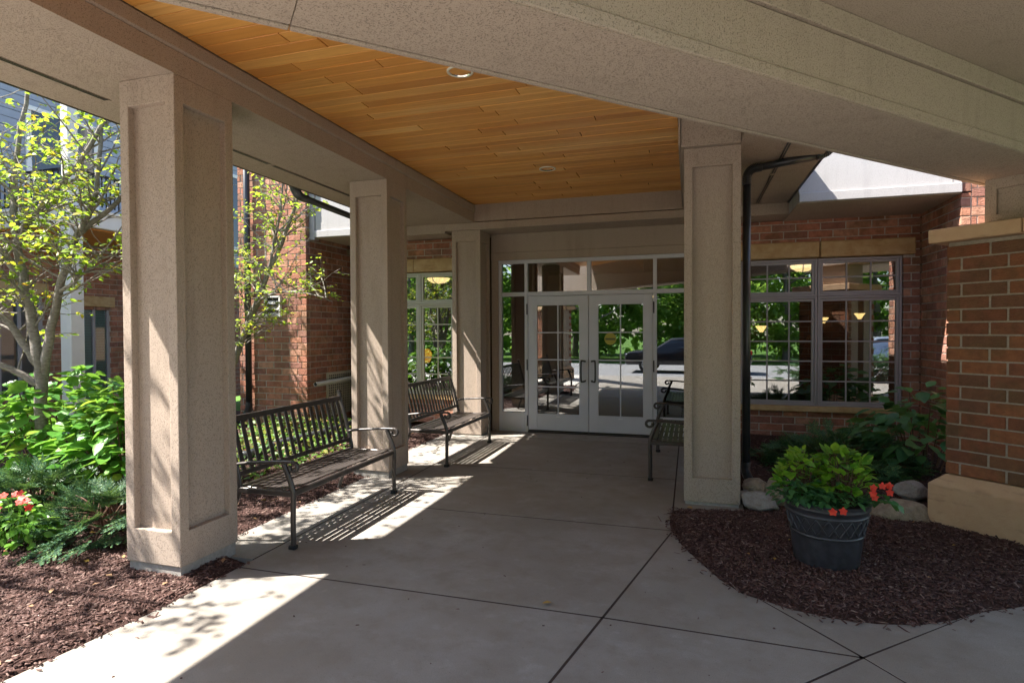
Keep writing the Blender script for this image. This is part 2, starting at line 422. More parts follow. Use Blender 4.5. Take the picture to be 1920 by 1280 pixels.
# ------------------------------------------------------------------ brickwork
BK = {}
def brick_mesh(L, mat):
    k = (round(L, 3), mat)
    if k not in BK:
        j = .0
        BK[k] = MB().box(0, L, 0, .09, 0, .0890).mesh('brick', .004); BK[k].materials.append(MATS[mat])
    return BK[k]
def brick_wall(parent, p0, ang, L, z0, z1, holes=(), mat='brick', alt0=None, alt1=None, joined=False, thick=.24, mortar=True, shift=0., half=.1524):
    """wall face from p0 along ang (outward normal is to the right of the run); holes (u0,u1,z0,z1)"""
    M = Matrix.Translation((p0[0], p0[1], 0)) @ Matrix.Rotation(ang, 4, 'Z')
    H = .1016; W = .3048; nC = int(math.ceil((z1 - z0) / H - 1e-6)); big = MB(); cnt = 0
    for c in range(nC):
        za = z0 + c * H; zb = min(za + .0890, z1)
        if zb - za < .03: continue
        a, b = 0., L
        if alt0 is not None and c % 2 == alt0: a = .1
        if alt1 is not None and c % 2 == alt1: b = L - .1
        spans = [(a, b)]
        for (h0, h1, hz0, hz1) in holes:
            if za + .05 > hz0 and za + .05 < hz1:
                ns = []
                for (q0, q1) in spans:
                    if h1 <= q0 or h0 >= q1: ns.append((q0, q1)); continue
                    if h0 > q0: ns.append((q0, h0))
                    if h1 < q1: ns.append((h1, q1))
                spans = ns
        off = (shift + (half if c % 2 else 0.)) % W
        for (q0, q1) in spans:
            u = math.floor((q0 - off) / W) * W + off
            while u < q1 - 1e-6:
                s0 = max(u + .008, q0); s1 = min(u + W - .008, q1); u += W
                if s1 - s0 < .03: continue
                jit = rnd.uniform(-.003, .003)
                if joined:
                    big.box(s0, s1, -jit, .09, za, zb, M)
                else:
                    o = bpy.data.objects.new('brick', brick_mesh(s1 - s0, mat)); link(o, parent)
                    m = M @ Matrix.Translation((s0, -jit, za)); sc = (zb - za) / .0890
                    o.matrix_basis = m @ Matrix.Diagonal((1, 1, sc, 1)); cnt += 1
    if joined and big.v: tag(big.build('brickwork', mat, parent), kind='stuff')
    if mortar:
        us = sorted({0.01, L - .01, *[min(max(h, .01), L - .01) for q in holes for h in q[:2]]})
        zs = sorted({z0, z1, *[min(max(h, z0), z1) for q in holes for h in q[2:]]})
        mb = MB()
        for i in range(len(us) - 1):
            for k in range(len(zs) - 1):
                uc = (us[i] + us[i + 1]) / 2; zc = (zs[k] + zs[k + 1]) / 2
                if any(h[0] < uc < h[1] and h[2] < zc < h[3] for h in holes): continue
                mb.box(us[i], us[i + 1], .008, thick, zs[k], zs[k + 1], M)
        mb.build('mortar', 'pier_mortar' if mat == 'pier_brick' else 'mortar', parent)
    return cnt

# ================================================================== GROUND AND PAVING
tag(MB().prism([(-150, -150), (150, -150), (150, 150), (-150, 150)], -.5, -.14).build('ground', 'lawn_grass'), 'green ground around the building', 'ground', kind='structure')
D = lambda y: -.13 + (y - 4.78) * .2152
X0 = (.812, 3.19)
bed_edge = [(-.14, 5.36), (-.155, 5.05), (-.13, 4.78), (-.05, 4.50), (.07, 4.21), (.20, 3.93), (.31, 3.77), (.40, 3.72), (.56, 3.635), (.756, 3.585), (.97, 3.585), (1.177, 3.63), (1.40, 3.76), (1.545, 3.872), (1.86, 4.06), (2.3, 4.32), (3.0, 4.62), (3.9, 4.8)]
walk = tag(thing('walkway', None, None), kind='structure')
def slab(parent, poly, top=0., mat='concrete', gap=.0065, name='slab'):
    a = sum(poly[i][0] * poly[(i + 1) % len(poly)][1] - poly[(i + 1) % len(poly)][0] * poly[i][1] for i in range(len(poly)))
    if a < 0: poly = poly[::-1]
    o = MB().prism(inset_poly(poly, gap), top - .11, top).build(name, mat, parent, .0022)
    return o
slab(walk, [(-2.94, 3.23), (-2.945, 2.6), (-3.0, 2.1), (-3.06, 1.6), (-3.2, .6), (-3.4, -3), (D(-3), -3), (D(3.23), 3.23)])
slab(walk, [(-2.94, 3.23), (D(3.23), 3.23), (D(4.80), 4.80), (-2.94, 4.80)])
slab(walk, [(-2.94, 4.80), (-.135, 4.80), (-.155, 5.05), (-.14, 5.36), (-.14, 6.46), (-2.94, 6.46)])
slab(walk, [(-2.94, 6.46), (-.14, 6.46), (-.14, 8.38), (-2.94, 8.38)])
slab(walk, [(-3.02, 8.38), (.5, 8.38), (.5, 8.92), (-3.02, 8.92)], .006)
slab(walk, [(-2.94, 3.36), (-2.94, 5.86), (-3.41, 5.86), (-3.41, 3.5), (-3.2, 3.36)], .002)
slab(walk, [(-2.94, 5.86), (-2.94, 8.38), (-3.64, 8.38), (-3.64, 6.3), (-3.41, 6.15), (-3.41, 5.86)], .002)
slab(walk, [(-.14, 5.36), (.47, 5.50), (.47, 8.38), (-.14, 8.38)], .002)
slab(walk, [(D(3.23), 3.23), X0, (.40, 3.72), (.31, 3.77), (.20, 3.93), (.07, 4.21), (-.05, 4.50), (-.13, 4.78)])
slab(walk, [X0, (1.545, 3.878), (1.40, 3.76), (1.177, 3.63), (.97, 3.585), (.756, 3.585), (.56, 3.635), (.40, 3.72)], .0)
slab(walk, [(D(3.23), 3.23), (-.824, 1.55), X0])
for (a, b) in (((-2.93, 3.23), (D(3.23), 3.23)), ((D(3.23), 3.23), X0), ((-2.93, 4.80), (-.14, 4.80)), ((-2.93, 6.46), (-.15, 6.46)), ((-2.93, 8.38), (.46, 8.38)), ((-2.94, 3.37), (-2.94, 8.37)), ((-.14, 5.40), (-.14, 8.37)),
               ((D(4.76), 4.76), (D(-2.9), -2.9)), (X0, (.415, 3.70)), (X0, (-.81, 1.565)), (X0, (1.53, 3.862)), (X0, (5.1, -2.8))):
    A_, B_ = Vector(a), Vector(b); q = (B_ - A_).normalized(); nn = Vector((-q.y, q.x)) * .012
    MB().prism([tuple(A_ - nn), tuple(B_ - nn), tuple(B_ + nn), tuple(A_ + nn)], -.03, -.0012).build('joint_dirt', 'soil', walk)
drive = tag(thing('driveway', None, None), kind='structure')
slab(drive, [X0, (-.824, 1.55), (D(-3), -3), (5.26, -3)], .0005, gap=.0045)
slab(drive, [X0, (5.26, -3), (12, -3), (12, 4.9), (3.9, 4.8), (3.0, 4.62), (2.3, 4.32), (1.86, 4.06), (1.545, 3.878)], .0005, gap=.0045)
bounce_pave = tag(thing('bounce_paving', None, None), kind='structure')  # unseen paving, added to bounce sunlight onto the soffit and column fronts
for k in range(5): slab(bounce_pave, [(-3.2 - 2.2 * k, 1.1), (-3.4 - 2.2 * k, -3), (-5.6 - 2.2 * k, -3), (-5.4 - 2.2 * k, 1.1)], -.002, 'bounce_concrete')
tag(MB().prism([(-60, -11), (60, -11), (60, -3.01), (-60, -3.01)], -.13, -.03).build('road', 'asphalt'), kind='structure')

def sd_poly(px, py, poly):
    P = np.array(poly); n = len(P); d = np.full(px.shape, 1e9); inside = np.zeros(px.shape, bool)
    for i in range(n):
        a = P[i - 1]; b = P[i]; e = b - a
        wx, wy = px - a[0], py - a[1]; t = np.clip((wx * e[0] + wy * e[1]) / (e @ e), 0, 1)
        d = np.minimum(d, np.hypot(wx - t * e[0], wy - t * e[1]))
        c = (a[1] > py) != (b[1] > py)
        with np.errstate(divide='ignore', invalid='ignore'):
            xi = a[0] + (py - a[1]) * e[0] / (e[1] if e[1] else 1e-9)
        inside ^= c & (px < xi)
    return np.where(inside, d, -d)
def wob(x, y):
    return (np.sin(x * 3.1 + 1.3 * np.sin(y * 2.3)) * np.cos(y * 2.7 + .8) * .5 + np.sin(x * 9.1 + y * 4.3) * np.sin(y * 8.3 - x * 3.) * .28 + np.sin(x * 23 + y * 11) * np.sin(y * 19 - x * 7) * .12)
LB = [(-14, 1.15), (-3.12, 1.15), (-3.055, 1.6), (-2.99, 2.1), (-2.935, 2.6), (-2.93, 3.25), (-3.15, 3.38), (-3.40, 3.5), (-3.40, 6.14), (-3.63, 6.3), (-3.63, 8.9), (-14, 14)]
RB = bed_edge + [(3.9, 9.0), (.45, 9.0), (.46, 5.52), (-.13, 5.38)]
def h_left(x, y):
    d = sd_poly(x, y, LB); k = np.clip(d / .07, -1, 1)
    return -.012 + .03 * k + np.clip(d, 0, 2) * .035 + wob(x, y) * .018 * np.clip(d / .2, .2, 1)
def h_right(x, y):
    d = sd_poly(x, y, RB); k = np.clip(d / .07, -1, 1)
    up_ = np.clip((y - 5.65) / .5, 0, 1)
    return -.012 + .032 * k + np.clip(d, 0, .8) * .008 + .115 * up_ * np.clip((x - .42) / .15, 0, 1) + wob(x, y) * .016 * np.clip(d / .2, .2, 1)
def bed(name, label, hf, x0, x1, y0, y1, step, chips, poly=None, spill=None):
    gx = np.arange(x0, x1 + step, step); gy = np.arange(y0, y1 + step, step); XX, YY = np.meshgrid(gx, gy)
    ZZ = hf(XX, YY); V = np.stack([XX, YY, ZZ], -1).reshape(-1, 3); nx = len(gx); ny = len(gy)
    i = (np.arange(ny - 1)[:, None] * nx + np.arange(nx - 1)[None]).ravel()
    t = tag(thing(name, label, 'mulch'), kind='stuff')
    mesh_obj('bark_bed', np_mesh('bark_bed', V, np.stack([i, i + 1, i + nx + 1, i + nx], 1)), 'mulch_base', t, True)
    cp = []
    for (cx0, cx1, cy0, cy1, n) in chips:
        x = nr.uniform(cx0, cx1, n); y = nr.uniform(cy0, cy1, n); z = hf(x, y); m = z > .004
        cp.append(np.stack([x, y, z], 1)[m])
    if poly is not None:
        x = nr.uniform(spill[0], spill[1], spill[4]); y = nr.uniform(spill[2], spill[3], spill[4]); d = -sd_poly(x, y, poly)
        m = (d > -.02) & (d < .22) & (nr.uniform(0, 1, len(d)) < np.exp(-np.maximum(d, 0) / .022)); cp.append(np.stack([x[m], y[m], np.full(m.sum(), .005)], 1))
    pos = np.concatenate(cp); n = len(pos); pos[:, 2] += nr.uniform(-.003, .010, n)
    V0 = np.array([(-.5, -.5, -.5), (.5, -.5, -.5), (.5, .5, -.5), (-.5, .5, -.5), (-.42, -.4, .5), (.46, -.45, .5), (.4, .45, .5), (-.46, .4, .5)])
    F0 = np.array([(4, 5, 6, 7), (0, 1, 5, 4), (1, 2, 6, 5), (2, 3, 7, 6), (3, 0, 4, 7)])
    sc = np.stack([np.exp(nr.normal(-3.7, .5, n)), np.exp(nr.normal(-5.0, .4, n)), nr.uniform(.002, .006, n)], 1)
    rot = rotmats(nr.uniform(0, 6.28, n), nr.normal(0, .25, n), nr.normal(0, .3, n))
    tag(mesh_obj('bark_chips', scatter_mesh('bark_chips', (V0, F0), pos, rot, sc), 'mulch', t), kind='stuff')
bed('mulch_bed', 'dark brown bark mulch of the garden bed left of the walkway', h_left, -9, -2.88, 1.1, 9.2, .06,
    [(-5.4, -2.9, 1.2, 3.6, 20000), (-5.2, -3.38, 3.4, 8.8, 13000), (-8.0, -5.2, 4, 8.5, 4000)], LB, (-3.7, -2.6, 1.6, 8.6, 9000))
bed('mulch_bed', 'dark brown bark mulch around the black planter right of the entrance', h_right, -.2, 3.6, 3.5, 8.85, .05,
    [(-.2, 2.6, 3.5, 6.0, 24000), (.4, 2.9, 5.9, 8.8, 7000)], RB, (-.5, 2.6, 3.3, 5.4, 14000))

# fallen leaves
def litter(name, label, region, n, hf, s0, s1):
    x = nr.uniform(region[0], region[1], n); y = nr.uniform(region[2], region[3], n); z = hf(x, y) + .012; m = z > .012
    p = np.stack([x, y, z], 1)[m]; k = len(p)
    me = scatter_mesh(name, LEAF_LO, p, rotmats(nr.uniform(0, 6.3, k), nr.normal(0, .3, k), nr.normal(0, .4, k)), nr.uniform(s0, s1, k))
    tag(mesh_obj(name, me, 'dry_leaf', None, True), label, 'leaves', kind='stuff')
litter('fallen_leaves', 'dry brown and yellow leaves fallen on the left mulch', (-5.3, -3.0, 1.5, 8.6), 260, h_left, .025, .06)
litter('fallen_leaves', 'few pale dry leaves fallen on the right mulch', (-.1, 2.4, 3.7, 6.), 34, h_right, .018, .04)
lf = [(-.77, 3.30, .055, 'pinkish dry leaf lying on the concrete near the long joint'), (-2.35, 3.9, .05, 'small tan leaf lying in the shadow under the nearest bench'), (-.02, 5.45, .06, 'curled brown leaf at the foot of the right column')]
for x, y, s_, lb in lf:
    me = np_mesh('fallen_leaf', LEAF_W[0] * s_, LEAF_W[1]); o = mesh_obj('fallen_leaf', me, 'dry_leaf', None, True)
    o.location = (x, y, .012); o.rotation_euler = (.2, .1, rnd.uniform(0, 6)); tag(o, lb, 'leaf')

n_ = 90; dx_ = nr.uniform(-2.9, .8, n_); dy_ = nr.uniform(1.9, 8.2, n_)
V0 = np.array([(-.5, -.5, 0), (.5, -.5, 0), (.5, .5, 0), (-.5, .5, 0), (-.3, -.3, 1), (.4, -.2, 1), (.3, .3, 1), (-.4, .3, 1)]); F0 = np.array([(4, 5, 6, 7), (0, 1, 5, 4), (1, 2, 6, 5), (2, 3, 7, 6), (3, 0, 4, 7)])
tag(mesh_obj('debris', scatter_mesh('debris', (V0, F0), np.stack([dx_, dy_, np.full(n_, .0015)], 1), rotmats(nr.uniform(0, 6.3, n_), np.zeros(n_), np.zeros(n_)), np.stack([np.exp(nr.normal(-4.3, .6, n_)), np.exp(nr.normal(-5.2, .4, n_)), nr.uniform(.002, .005, n_)], 1)), 'mulch'), 'tiny dark bits of bark strewn over the concrete', 'debris', kind='stuff')
# ================================================================== CANOPY
can = thing('entrance_canopy', 'taupe stucco entrance canopy with cedar plank ceiling over the walkway', 'canopy')
YF = .6                                  # front end of the canopy
bx('soffit', -4.29, -3.125, YF, 8.30, 3.24, 3.30, 'stucco', can)
bx('fascia', -4.305, -4.292, YF, 8.30, 3.235, 3.62, 'bronze', can)
bx('beam', -3.205, -3.12, YF, 8.33, 3.2375, 3.385, 'stucco', can)
bx('beam_band', -3.21, -3.104, YF, 8.33, 3.388, 3.498, 'stucco', can, .012)
# header over the doors
bx('header', -3.18, .43, 8.305, 8.50, 3.25, 3.56, 'stucco', can)
bx('header_band', -3.60, .43, 8.29, 8.86, 3.13, 3.236, 'stucco', can, .006)
# right beam with its front end standing on the right column
bx('beam', -.08, .43, 5.50, 8.29, 3.244, 3.56, 'stucco', can, .004)
bx('beam_trim', -.10, -.083, 5.48, 8.28, 3.26, 3.55, 'stucco', can)
bx('soffit', .434, 1.20, 4.6, 8.29, 3.24, 3.30, 'stucco', can)
bx('ceiling_infill', -.088, 1.19, YF, 5.495, 3.503, 3.56, 'stucco', can)
bx('fascia', 1.203, 1.225, 4.6, 8.29, 3.235, 3.62, 'bronze', can)
bx('roof_deck', -4.30, 1.21, YF, 8.86, 3.625, 3.75, 'bronze', can)
bx('roof_fill', -4.28, -3.13, YF + .02, 8.28, 3.31, 3.60, 'stucco', can)
bx('roof_fill', .45, 1.19, 4.62, 8.28, 3.31, 3.60, 'stucco', can)
# vents: slotted strips
for (x, y0, y1) in ((-3.935, .5, 3.15), (-3.935, 3.25, 4.8), (-3.935, 4.84, 6.4), (-3.935, 6.5, 7.6), (.835, 5.0, 6.7), (.835, 6.75, 8.2)):
    v = bx('soffit_vent', x - .022, x + .022, y0, y1, 3.236, 3.2395, 'stucco', can)
    for dx in (-.011, .011): bx('slot', x + dx - .0065, x + dx + .0065, y0 + .02, y1 - .02, 3.2335, 3.2362, 'black_metal', v)
# cedar planks
ceil_y = YF; row = 0; plank_cache = {}
while ceil_y < 8.29:
    y1 = min(ceil_y + .1275, 8.30)
    u = -3.112 + 0; first = True
    while u < -.105:
        L = rnd.uniform(.35, 1.9) if first else rnd.uniform(1.1, 2.4)
        L = round(L, 1); e = min(u + L, -.100)
        if -.100 - e < .25: e = -.100
        key = (round(e - u, 2), round(y1 - ceil_y, 3))
        if key not in plank_cache:
            plank_cache[key] = MB().box(0, key[0] - .006, 0, key[1] - .0055, 0, .018).mesh('plank', .0025); plank_cache[key].materials.append(MATS['cedar'])
        if e > ceil_y - 3.6 - 3.2 or True:
            o = bpy.data.objects.new('plank', plank_cache[key]); link(o, can); o.location = (u + .002, ceil_y, 3.50 + rnd.uniform(-.0015, .0025))
        u = e; first = False
    ceil_y += .128; row += 1
bx('plank_backing', -3.115, -.09, YF, 8.30, 3.523, 3.56, 'dark_wood', can)
# recessed lights
for i, (x, y, lb) in enumerate(((-1.61, 4.01, 'recessed ceiling light partly hidden by the slanting beam'), (-1.60, 6.71, 'recessed ceiling light in the middle of the cedar ceiling near the doors'))):
    t = thing('recessed_light', lb, 'ceiling light', (x, y, 3.497), group='ceiling lights')
    MB().lathe([(.098, .002), (.098, -.006), (.083, -.008), (.080, .0)], 32, cap=False).build('trim_ring', 'white_trim', t, smooth=True)
    m = MB(); m.lathe([(.080, -.0015), (.079, -.002), (.06, -.0012), (.001, -.001)], 32, cap=False)
    # ribbed mirror cone opening upward (dark core)
    m2 = MB()
    sides = 40
    for k in range(sides):
        a0 = 2 * math.pi * k / sides; a1 = 2 * math.pi * (k + 1) / sides; am = (a0 + a1) / 2
        V = [(.080 * math.cos(a0), .080 * math.sin(a0), -.002), (.080 * math.cos(a1), .080 * math.sin(a1), -.002), (.05 * math.cos(a1), .05 * math.sin(a1), -.0015), (.05 * math.cos(a0), .05 * math.sin(a0), -.0015)]
        m2.add(V, [(0, 1, 2, 3)])
    m2.lathe([(.0785, -.0018), (.05, .055), (.03, .06)], 24, cap=False)
    m2 = MB().lathe([(.080, -.004), (.073, .008), (.062, .016), (.045, .0205), (.02, .021)], 20, cap=False)
    m2.build('reflector', 'reflector', t)
    MB().lathe([(.022, .018), (.024, .010), (.012, .004), (.001, .003)], 16, cap=False).build('bulb', 'white_paint', t, smooth=True)

# columns -------------------------------------------------------------
def column(label, x0, x1, y0, y1, z0, z1, plinth=.07, border=.072, pz=(.22, .17)):
    cx, cy_ = (x0 + x1) / 2, (y0 + y1) / 2; hx, hy = (x1 - x0) / 2, (y1 - y0) / 2
    t = thing('porch_column', label, 'column', (cx, cy_, 0), group='stucco porch columns')
    zb = z0 + plinth
    d = .046; bw = border; fr = MB()
    MB().box(-hx + d, hx - d, -hy + d, hy - d, zb + .02, z1 - .02).build('recessed_panel', 'stucco', t)
    # one continuous shaft: on each side a flat frame with reveals running back to the recessed panel
    for k in range(4):
        Rk = Matrix.Rotation(k * math.pi / 2, 4, 'Z'); hw, hd = (hx, hy) if k % 2 == 0 else (hy, hx)
        O4 = [(-hw, zb), (hw, zb), (hw, z1), (-hw, z1)]; I4 = [(-hw + bw, zb + pz[0]), (hw - bw, zb + pz[0]), (hw - bw, z1 - pz[1]), (-hw + bw, z1 - pz[1])]
        V = [Rk @ Vector((u, -hd, z)) for u, z in O4] + [Rk @ Vector((u, -hd, z)) for u, z in I4] + [Rk @ Vector((u, -hd + d + .004, z)) for u, z in I4]
        fr.add(V, [(a, (a + 1) % 4, 4 + (a + 1) % 4, 4 + a) for a in range(4)] + [(4 + a, 4 + (a + 1) % 4, 8 + (a + 1) % 4, 8 + a) for a in range(4)])
    fr.add([(-hx, -hy, zb), (hx, -hy, zb), (hx, hy, zb), (-hx, hy, zb), (-hx, -hy, z1), (hx, -hy, z1), (hx, hy, z1), (-hx, hy, z1)], [(3, 2, 1, 0), (4, 5, 6, 7)])
    me = fr.mesh('shaft'); bm = bmesh.new(); bm.from_mesh(me); bmesh.ops.remove_doubles(bm, verts=bm.verts, dist=.0005)
    es = [e for e in bm.edges if len(e.link_faces) == 2 and e.calc_face_angle(0) > .5]
    bmesh.ops.bevel(bm, geom=es, offset=.006, segments=2, affect='EDGES', profile=.6, clamp_overlap=True); bm.to_mesh(me); bm.free()
    mesh_obj('shaft', me, 'stucco', t)
    MB().box(-hx + .012, hx - .012, -hy + .012, hy - .012, z0 - .12, zb + .004).build('plinth', 'plinth', t)
    return t
column('nearest stucco column at the left of the walkway, sunlit on its lower face', -3.572, -3.12, 2.93, 3.425, 0., 3.238, .09)
column('middle left stucco column standing between the two left benches', -3.572, -3.115, 5.63, 6.09, 0., 3.238, .075)
column('far left stucco column beside the entrance doors', -3.50, -3.035, 8.33, 8.78, -.01, 3.128, .03)
column('right stucco column standing behind the planted bed', -.05, .435, 5.56, 6.02, 0., 3.242, .03)

# gutters and downspouts -----------------------------------------------
g = thing('gutter', 'dark roof gutter along the left edge of the canopy', 'gutter')
MB().prism([(-4.31, 0), (-4.43, 0), (-4.43, 8.2), (-4.31, 8.2)], 3.285, 3.297).build('gutter_floor', 'downspout', g)
bx('gutter_face', -4.437, -4.431, YF, 8.25, 3.284, 3.41, 'downspout', g)
def corrug(pts, w0, n=14, amp=.006):
    P = curve(pts, n); return P, [w0 + (amp if i % 2 else 0) for i in range(len(P))]
def downspout(name, label, segs, parent_group='downspouts'):
    t = thing(name, label, 'downspout', segs[0][1][0], group=parent_group)
    for kind, pts, r in segs:
        q = [Vector(p) - Vector(segs[0][1][0]) for p in pts]; mb = MB()
        if kind == 'pipe': mb.tube(q, r, 12, .75); mb.build('pipe', 'downspout', t, smooth=True)
        else:
            P, Rr = corrug(q, r); mb.tube(P, Rr, 12, .75); mb.build('elbow', 'downspout', t)
    return t
downspout('downspout', 'dark downspout with corrugated elbows behind the right column', [
    ('pipe', [(.53, 6.12, 3.0), (.53, 6.12, .30)], .05),
    ('elbow', [(.53, 6.12, 3.0), (.535, 6.12, 3.10), (.58, 6.12, 3.155), (.66, 6.13, 3.17)], .052),
    ('pipe', [(.66, 6.13, 3.17), (1.14, 6.16, 3.24)], .048),
    ('elbow', [(1.14, 6.16, 3.24), (1.24, 6.16, 3.27), (1.28, 6.16, 3.34), (1.285, 6.16, 3.45)], .05),
    ('elbow', [(.53, 6.12, .30), (.53, 6.11, .20), (.58, 6.08, .12), (.70, 6.02, .09)], .053)])
downspout('downspout', 'dark drain pipe running under the left canopy edge toward the building', [
    ('elbow', [(-4.37, 5.72, 3.30), (-4.375, 5.78, 3.23), (-4.385, 5.86, 3.19), (-4.39, 5.98, 3.185)], .055),
    ('pipe', [(-4.39, 5.98, 3.185), (-4.42, 7.95, 3.14)], .05)])
downspout('downspout', 'dark downspout on the sunlit brick wing', [
    ('pipe', [(-6.865, 7.82, 5.6), (-6.865, 7.82, .45)], .058),
    ('elbow', [(-6.865, 7.82, .45), (-6.865, 7.80, .34), (-6.86, 7.72, .24), (-6.85, 7.55, .18)], .06)])

# ================================================================== SLANTING BEAM, PORTE COCHERE, PIERS
def sd_pt(s_, t_): return ((s_ - t_) * R2, (s_ + t_) * R2)
bm_ = thing('slanting_beam', 'wide taupe stucco beam slanting overhead from the brick pier across the canopy', 'beam', (0, 0, 0), math.pi / 4)
T0, T1 = 1.838, 2.402
cuts = [-5.4, -2.6, .312, 9.0]
for a, b in zip(cuts[:-1], cuts[1:]):
    a += .002; b -= .002
    bx('beam_body', a, b, T0 + .02, T1 - .06, 2.765, 3.30, 'stucco', bm_)
    bx('soffit_panel', a, b, T0, T1 - .045, 2.76, 2.764, 'stucco', bm_)
    bx('drip_edge', a, b, T1 - .032, T1, 2.755, 2.80, 'stucco', bm_, .005)
    bx('inner_face', a, b, T1 - .06, T1 - .012, 2.79, 3.6, 'stucco', bm_)
    bx('lower_band', a, b, T0 - .012, T0 + .02, 2.7635, 2.825, 'stucco', bm_, .005)
    bx('middle_band', a, b, T0 - .0, T0 + .02, 2.83, 3.075, 'stucco', bm_)
    bx('upper_band', a, b, T0 - .018, T0 + .02, 3.085, 3.198, 'stucco', bm_, .004)
pc = thing('drive_canopy', 'dark stucco ceiling of the drive-through canopy at the upper right', 'canopy', (0, 0, 0), math.pi / 4)
bx('ceiling_panel', 1.9, 8.5, -4.2, T0 + .3, 3.20, 3.26, 'stucco', pc)
bx('roof_deck', 1.9, 8.5, -4.2, T0 - .03, 3.262, 3.5, 'bronze', pc)

def make_pier(label):
    t = thing('brick_pier', label, 'pier')
    # local frame: +x along the beam away from the visible face, +y across (t axis)
    w0, w1, dpt, zb, zt = 1.74, 2.503, .95, .43, 2.285
    # stone base with a sloped top
    bs = .06; mb = MB()
    A = [(-bs, w0 - bs), (dpt + bs, w0 - bs), (dpt + bs, w1 + .10), (-bs, w1 + .10)]; B = [(.004, w0 + .004), (dpt - .004, w0 + .004), (dpt - .004, w1 - .004), (.004, w1 - .004)]
    V = [(x, y, -.15) for x, y in A] + [(x, y, .34) for x, y in A] + [(x, y, zb) for x, y in B]
    mb.add(V, [(3, 2, 1, 0)] + [(i, (i + 1) % 4, 4 + (i + 1) % 4, 4 + i) for i in range(4)] + [(4 + i, 4 + (i + 1) % 4, 8 + (i + 1) % 4, 8 + i) for i in range(4)] + [(8, 9, 10, 11)])
    mb.build('stone_base', 'limestone', t, .006)
    # bricks: outward normal is to the right of the run
    z0 = zb + .008
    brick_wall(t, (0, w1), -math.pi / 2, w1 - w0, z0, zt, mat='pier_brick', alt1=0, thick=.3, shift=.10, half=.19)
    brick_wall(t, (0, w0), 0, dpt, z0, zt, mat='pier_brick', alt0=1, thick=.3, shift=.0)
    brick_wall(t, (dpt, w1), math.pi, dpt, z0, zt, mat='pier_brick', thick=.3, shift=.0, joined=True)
    # stone cap in two lengths
    for (a, b) in ((w0 - .10, 1.985), (1.993, w1 + .10)):
        bx('cap_stone', -.085, dpt + .08, a, b, zt + .004, zt + .112, 'limestone', t, .006)
    zc = zt + .112
    T2 = 2.312
    cap = bx('capital', .17, .80, T0 + .002, T2, zc, 2.7595, 'stucco', t)
    for (ya, yb, za, zb_) in ((T0 + .002, T0 + .075, zc, 2.7585), (T2 - .075, T2, zc, 2.7585), (T0 + .075, T2 - .075, zc, zc + .085), (T0 + .075, T2 - .075, 2.68, 2.7585)):
        bx('capital_trim', .145, .1715, ya, yb, za, zb_, 'stucco', cap)
    return t
p1 = make_pier('big brown brick pier with pale stone base and cap at the right edge')
p1.location = (*[5.303 * R2] * 2, 0); p1.rotation_euler = (0, 0, math.pi / 4)
p2 = copy_tree(p1); p2.location = (*[-4.5 * R2] * 2, 0)
p2['label'] = 'brick pier behind the viewer, seen only mirrored in the left door glass'

# ================================================================== ENTRANCE BUILDING
bld = thing('entrance_building', 'brick entrance building with glazed double doors and gridded windows', 'building')
WY = 8.78
# right wall with window hole
nb = brick_wall(bld, (.30, WY), 0, 2.56, .10, 3.09, holes=[(.37, 2.365, .475, 2.565), (.30, 2.50, 2.565, 2.79)], shift=.17)
# return wall on the right, facing the walkway
brick_wall(bld, (2.86, WY), -math.pi / 2, 1.16, .10, 3.09, shift=.05)
brick_wall(bld, (2.962, 7.62), 0, 2.1, .10, 4.6, joined=True, shift=.05)
brick_wall(bld, (2.86, WY), -math.pi / 2, 1.16, 3.1076, 4.6, joined=True, shift=.2)
# left wall
brick_wall(bld, (-5.0, WY), 0, 1.65, .10, 3.09, holes=[(.05, 1.62, .475, 2.565), (.0, 1.62, 2.565, 2.79)], shift=.06)
# lintels and sills
for (a, b) in ((.62, 1.672), (1.684, 2.795)):
    bx('lintel', a, b, WY - .045, WY + .15, 2.57, 2.785, 'lintel_stone', bld, .012)
for (a, b) in ((-5.0, -4.36), (-4.352, -3.4)):
    bx('lintel', a, b, WY - .045, WY + .15, 2.57, 2.785, 'lintel_stone', bld, .012)
bx('sill', .62, 2.72, WY - .05, WY + .15, .478, .553, 'lintel_stone', bld, .008)
bx('sill', -5.0, -3.4, WY - .05, WY + .15, .478, .553, 'lintel_stone', bld, .008)
def bars(mbx, x0, x1, z0, z1, w_, y0, y1):
    mbx.box(x0, x0 + w_, y0, y1, z0, z1).box(x1 - w_, x1, y0, y1, z0, z1).box(x0 + w_, x1 - w_, y0, y1, z0, z0 + w_).box(x0 + w_, x1 - w_, y0, y1, z1 - w_, z1)
def window(parent, x0, x1, z0, z1, y, cols, rows, mat='sash', fw_=.055, vbars=None):
    t = bpy.data.objects.new('window', None); link(t, parent); t.location = (x0, y, z0); W_, H_ = x1 - x0, z1 - z0
    m = MB(); bars(m, 0, W_, 0, H_, .028, -.012, .06); m.build('frame', mat, t, .003)
    m = MB(); bars(m, .030, W_ - .030, .030, H_ - .030, fw_ - .02, .004, .05); m.build('sash', mat, t, .004)
    e = fw_ + .01
    bx('pane', e - .004, W_ - e + .004, .030, .034, e - .004, H_ - e + .004, 'glass', t)
    for k in range(1, cols):
        u = e + (W_ - 2 * e) * k / cols; bx('muntin', u - .009, u + .009, .018, .029, e, H_ - e, mat, t)
    for k in range(1, rows):
        u = e + (H_ - 2 * e) * k / rows; bx('muntin', e, W_ - e, .0195, .0275, u - .009, u + .009, mat, t)
    return t
for (a, b) in ((.69, 1.655), (1.661, 2.655)):
    window(bld, a, b, .556, 2.045, WY + .02, 3, 5); window(bld, a, b, 2.05, 2.556, WY + .02, 3, 2)
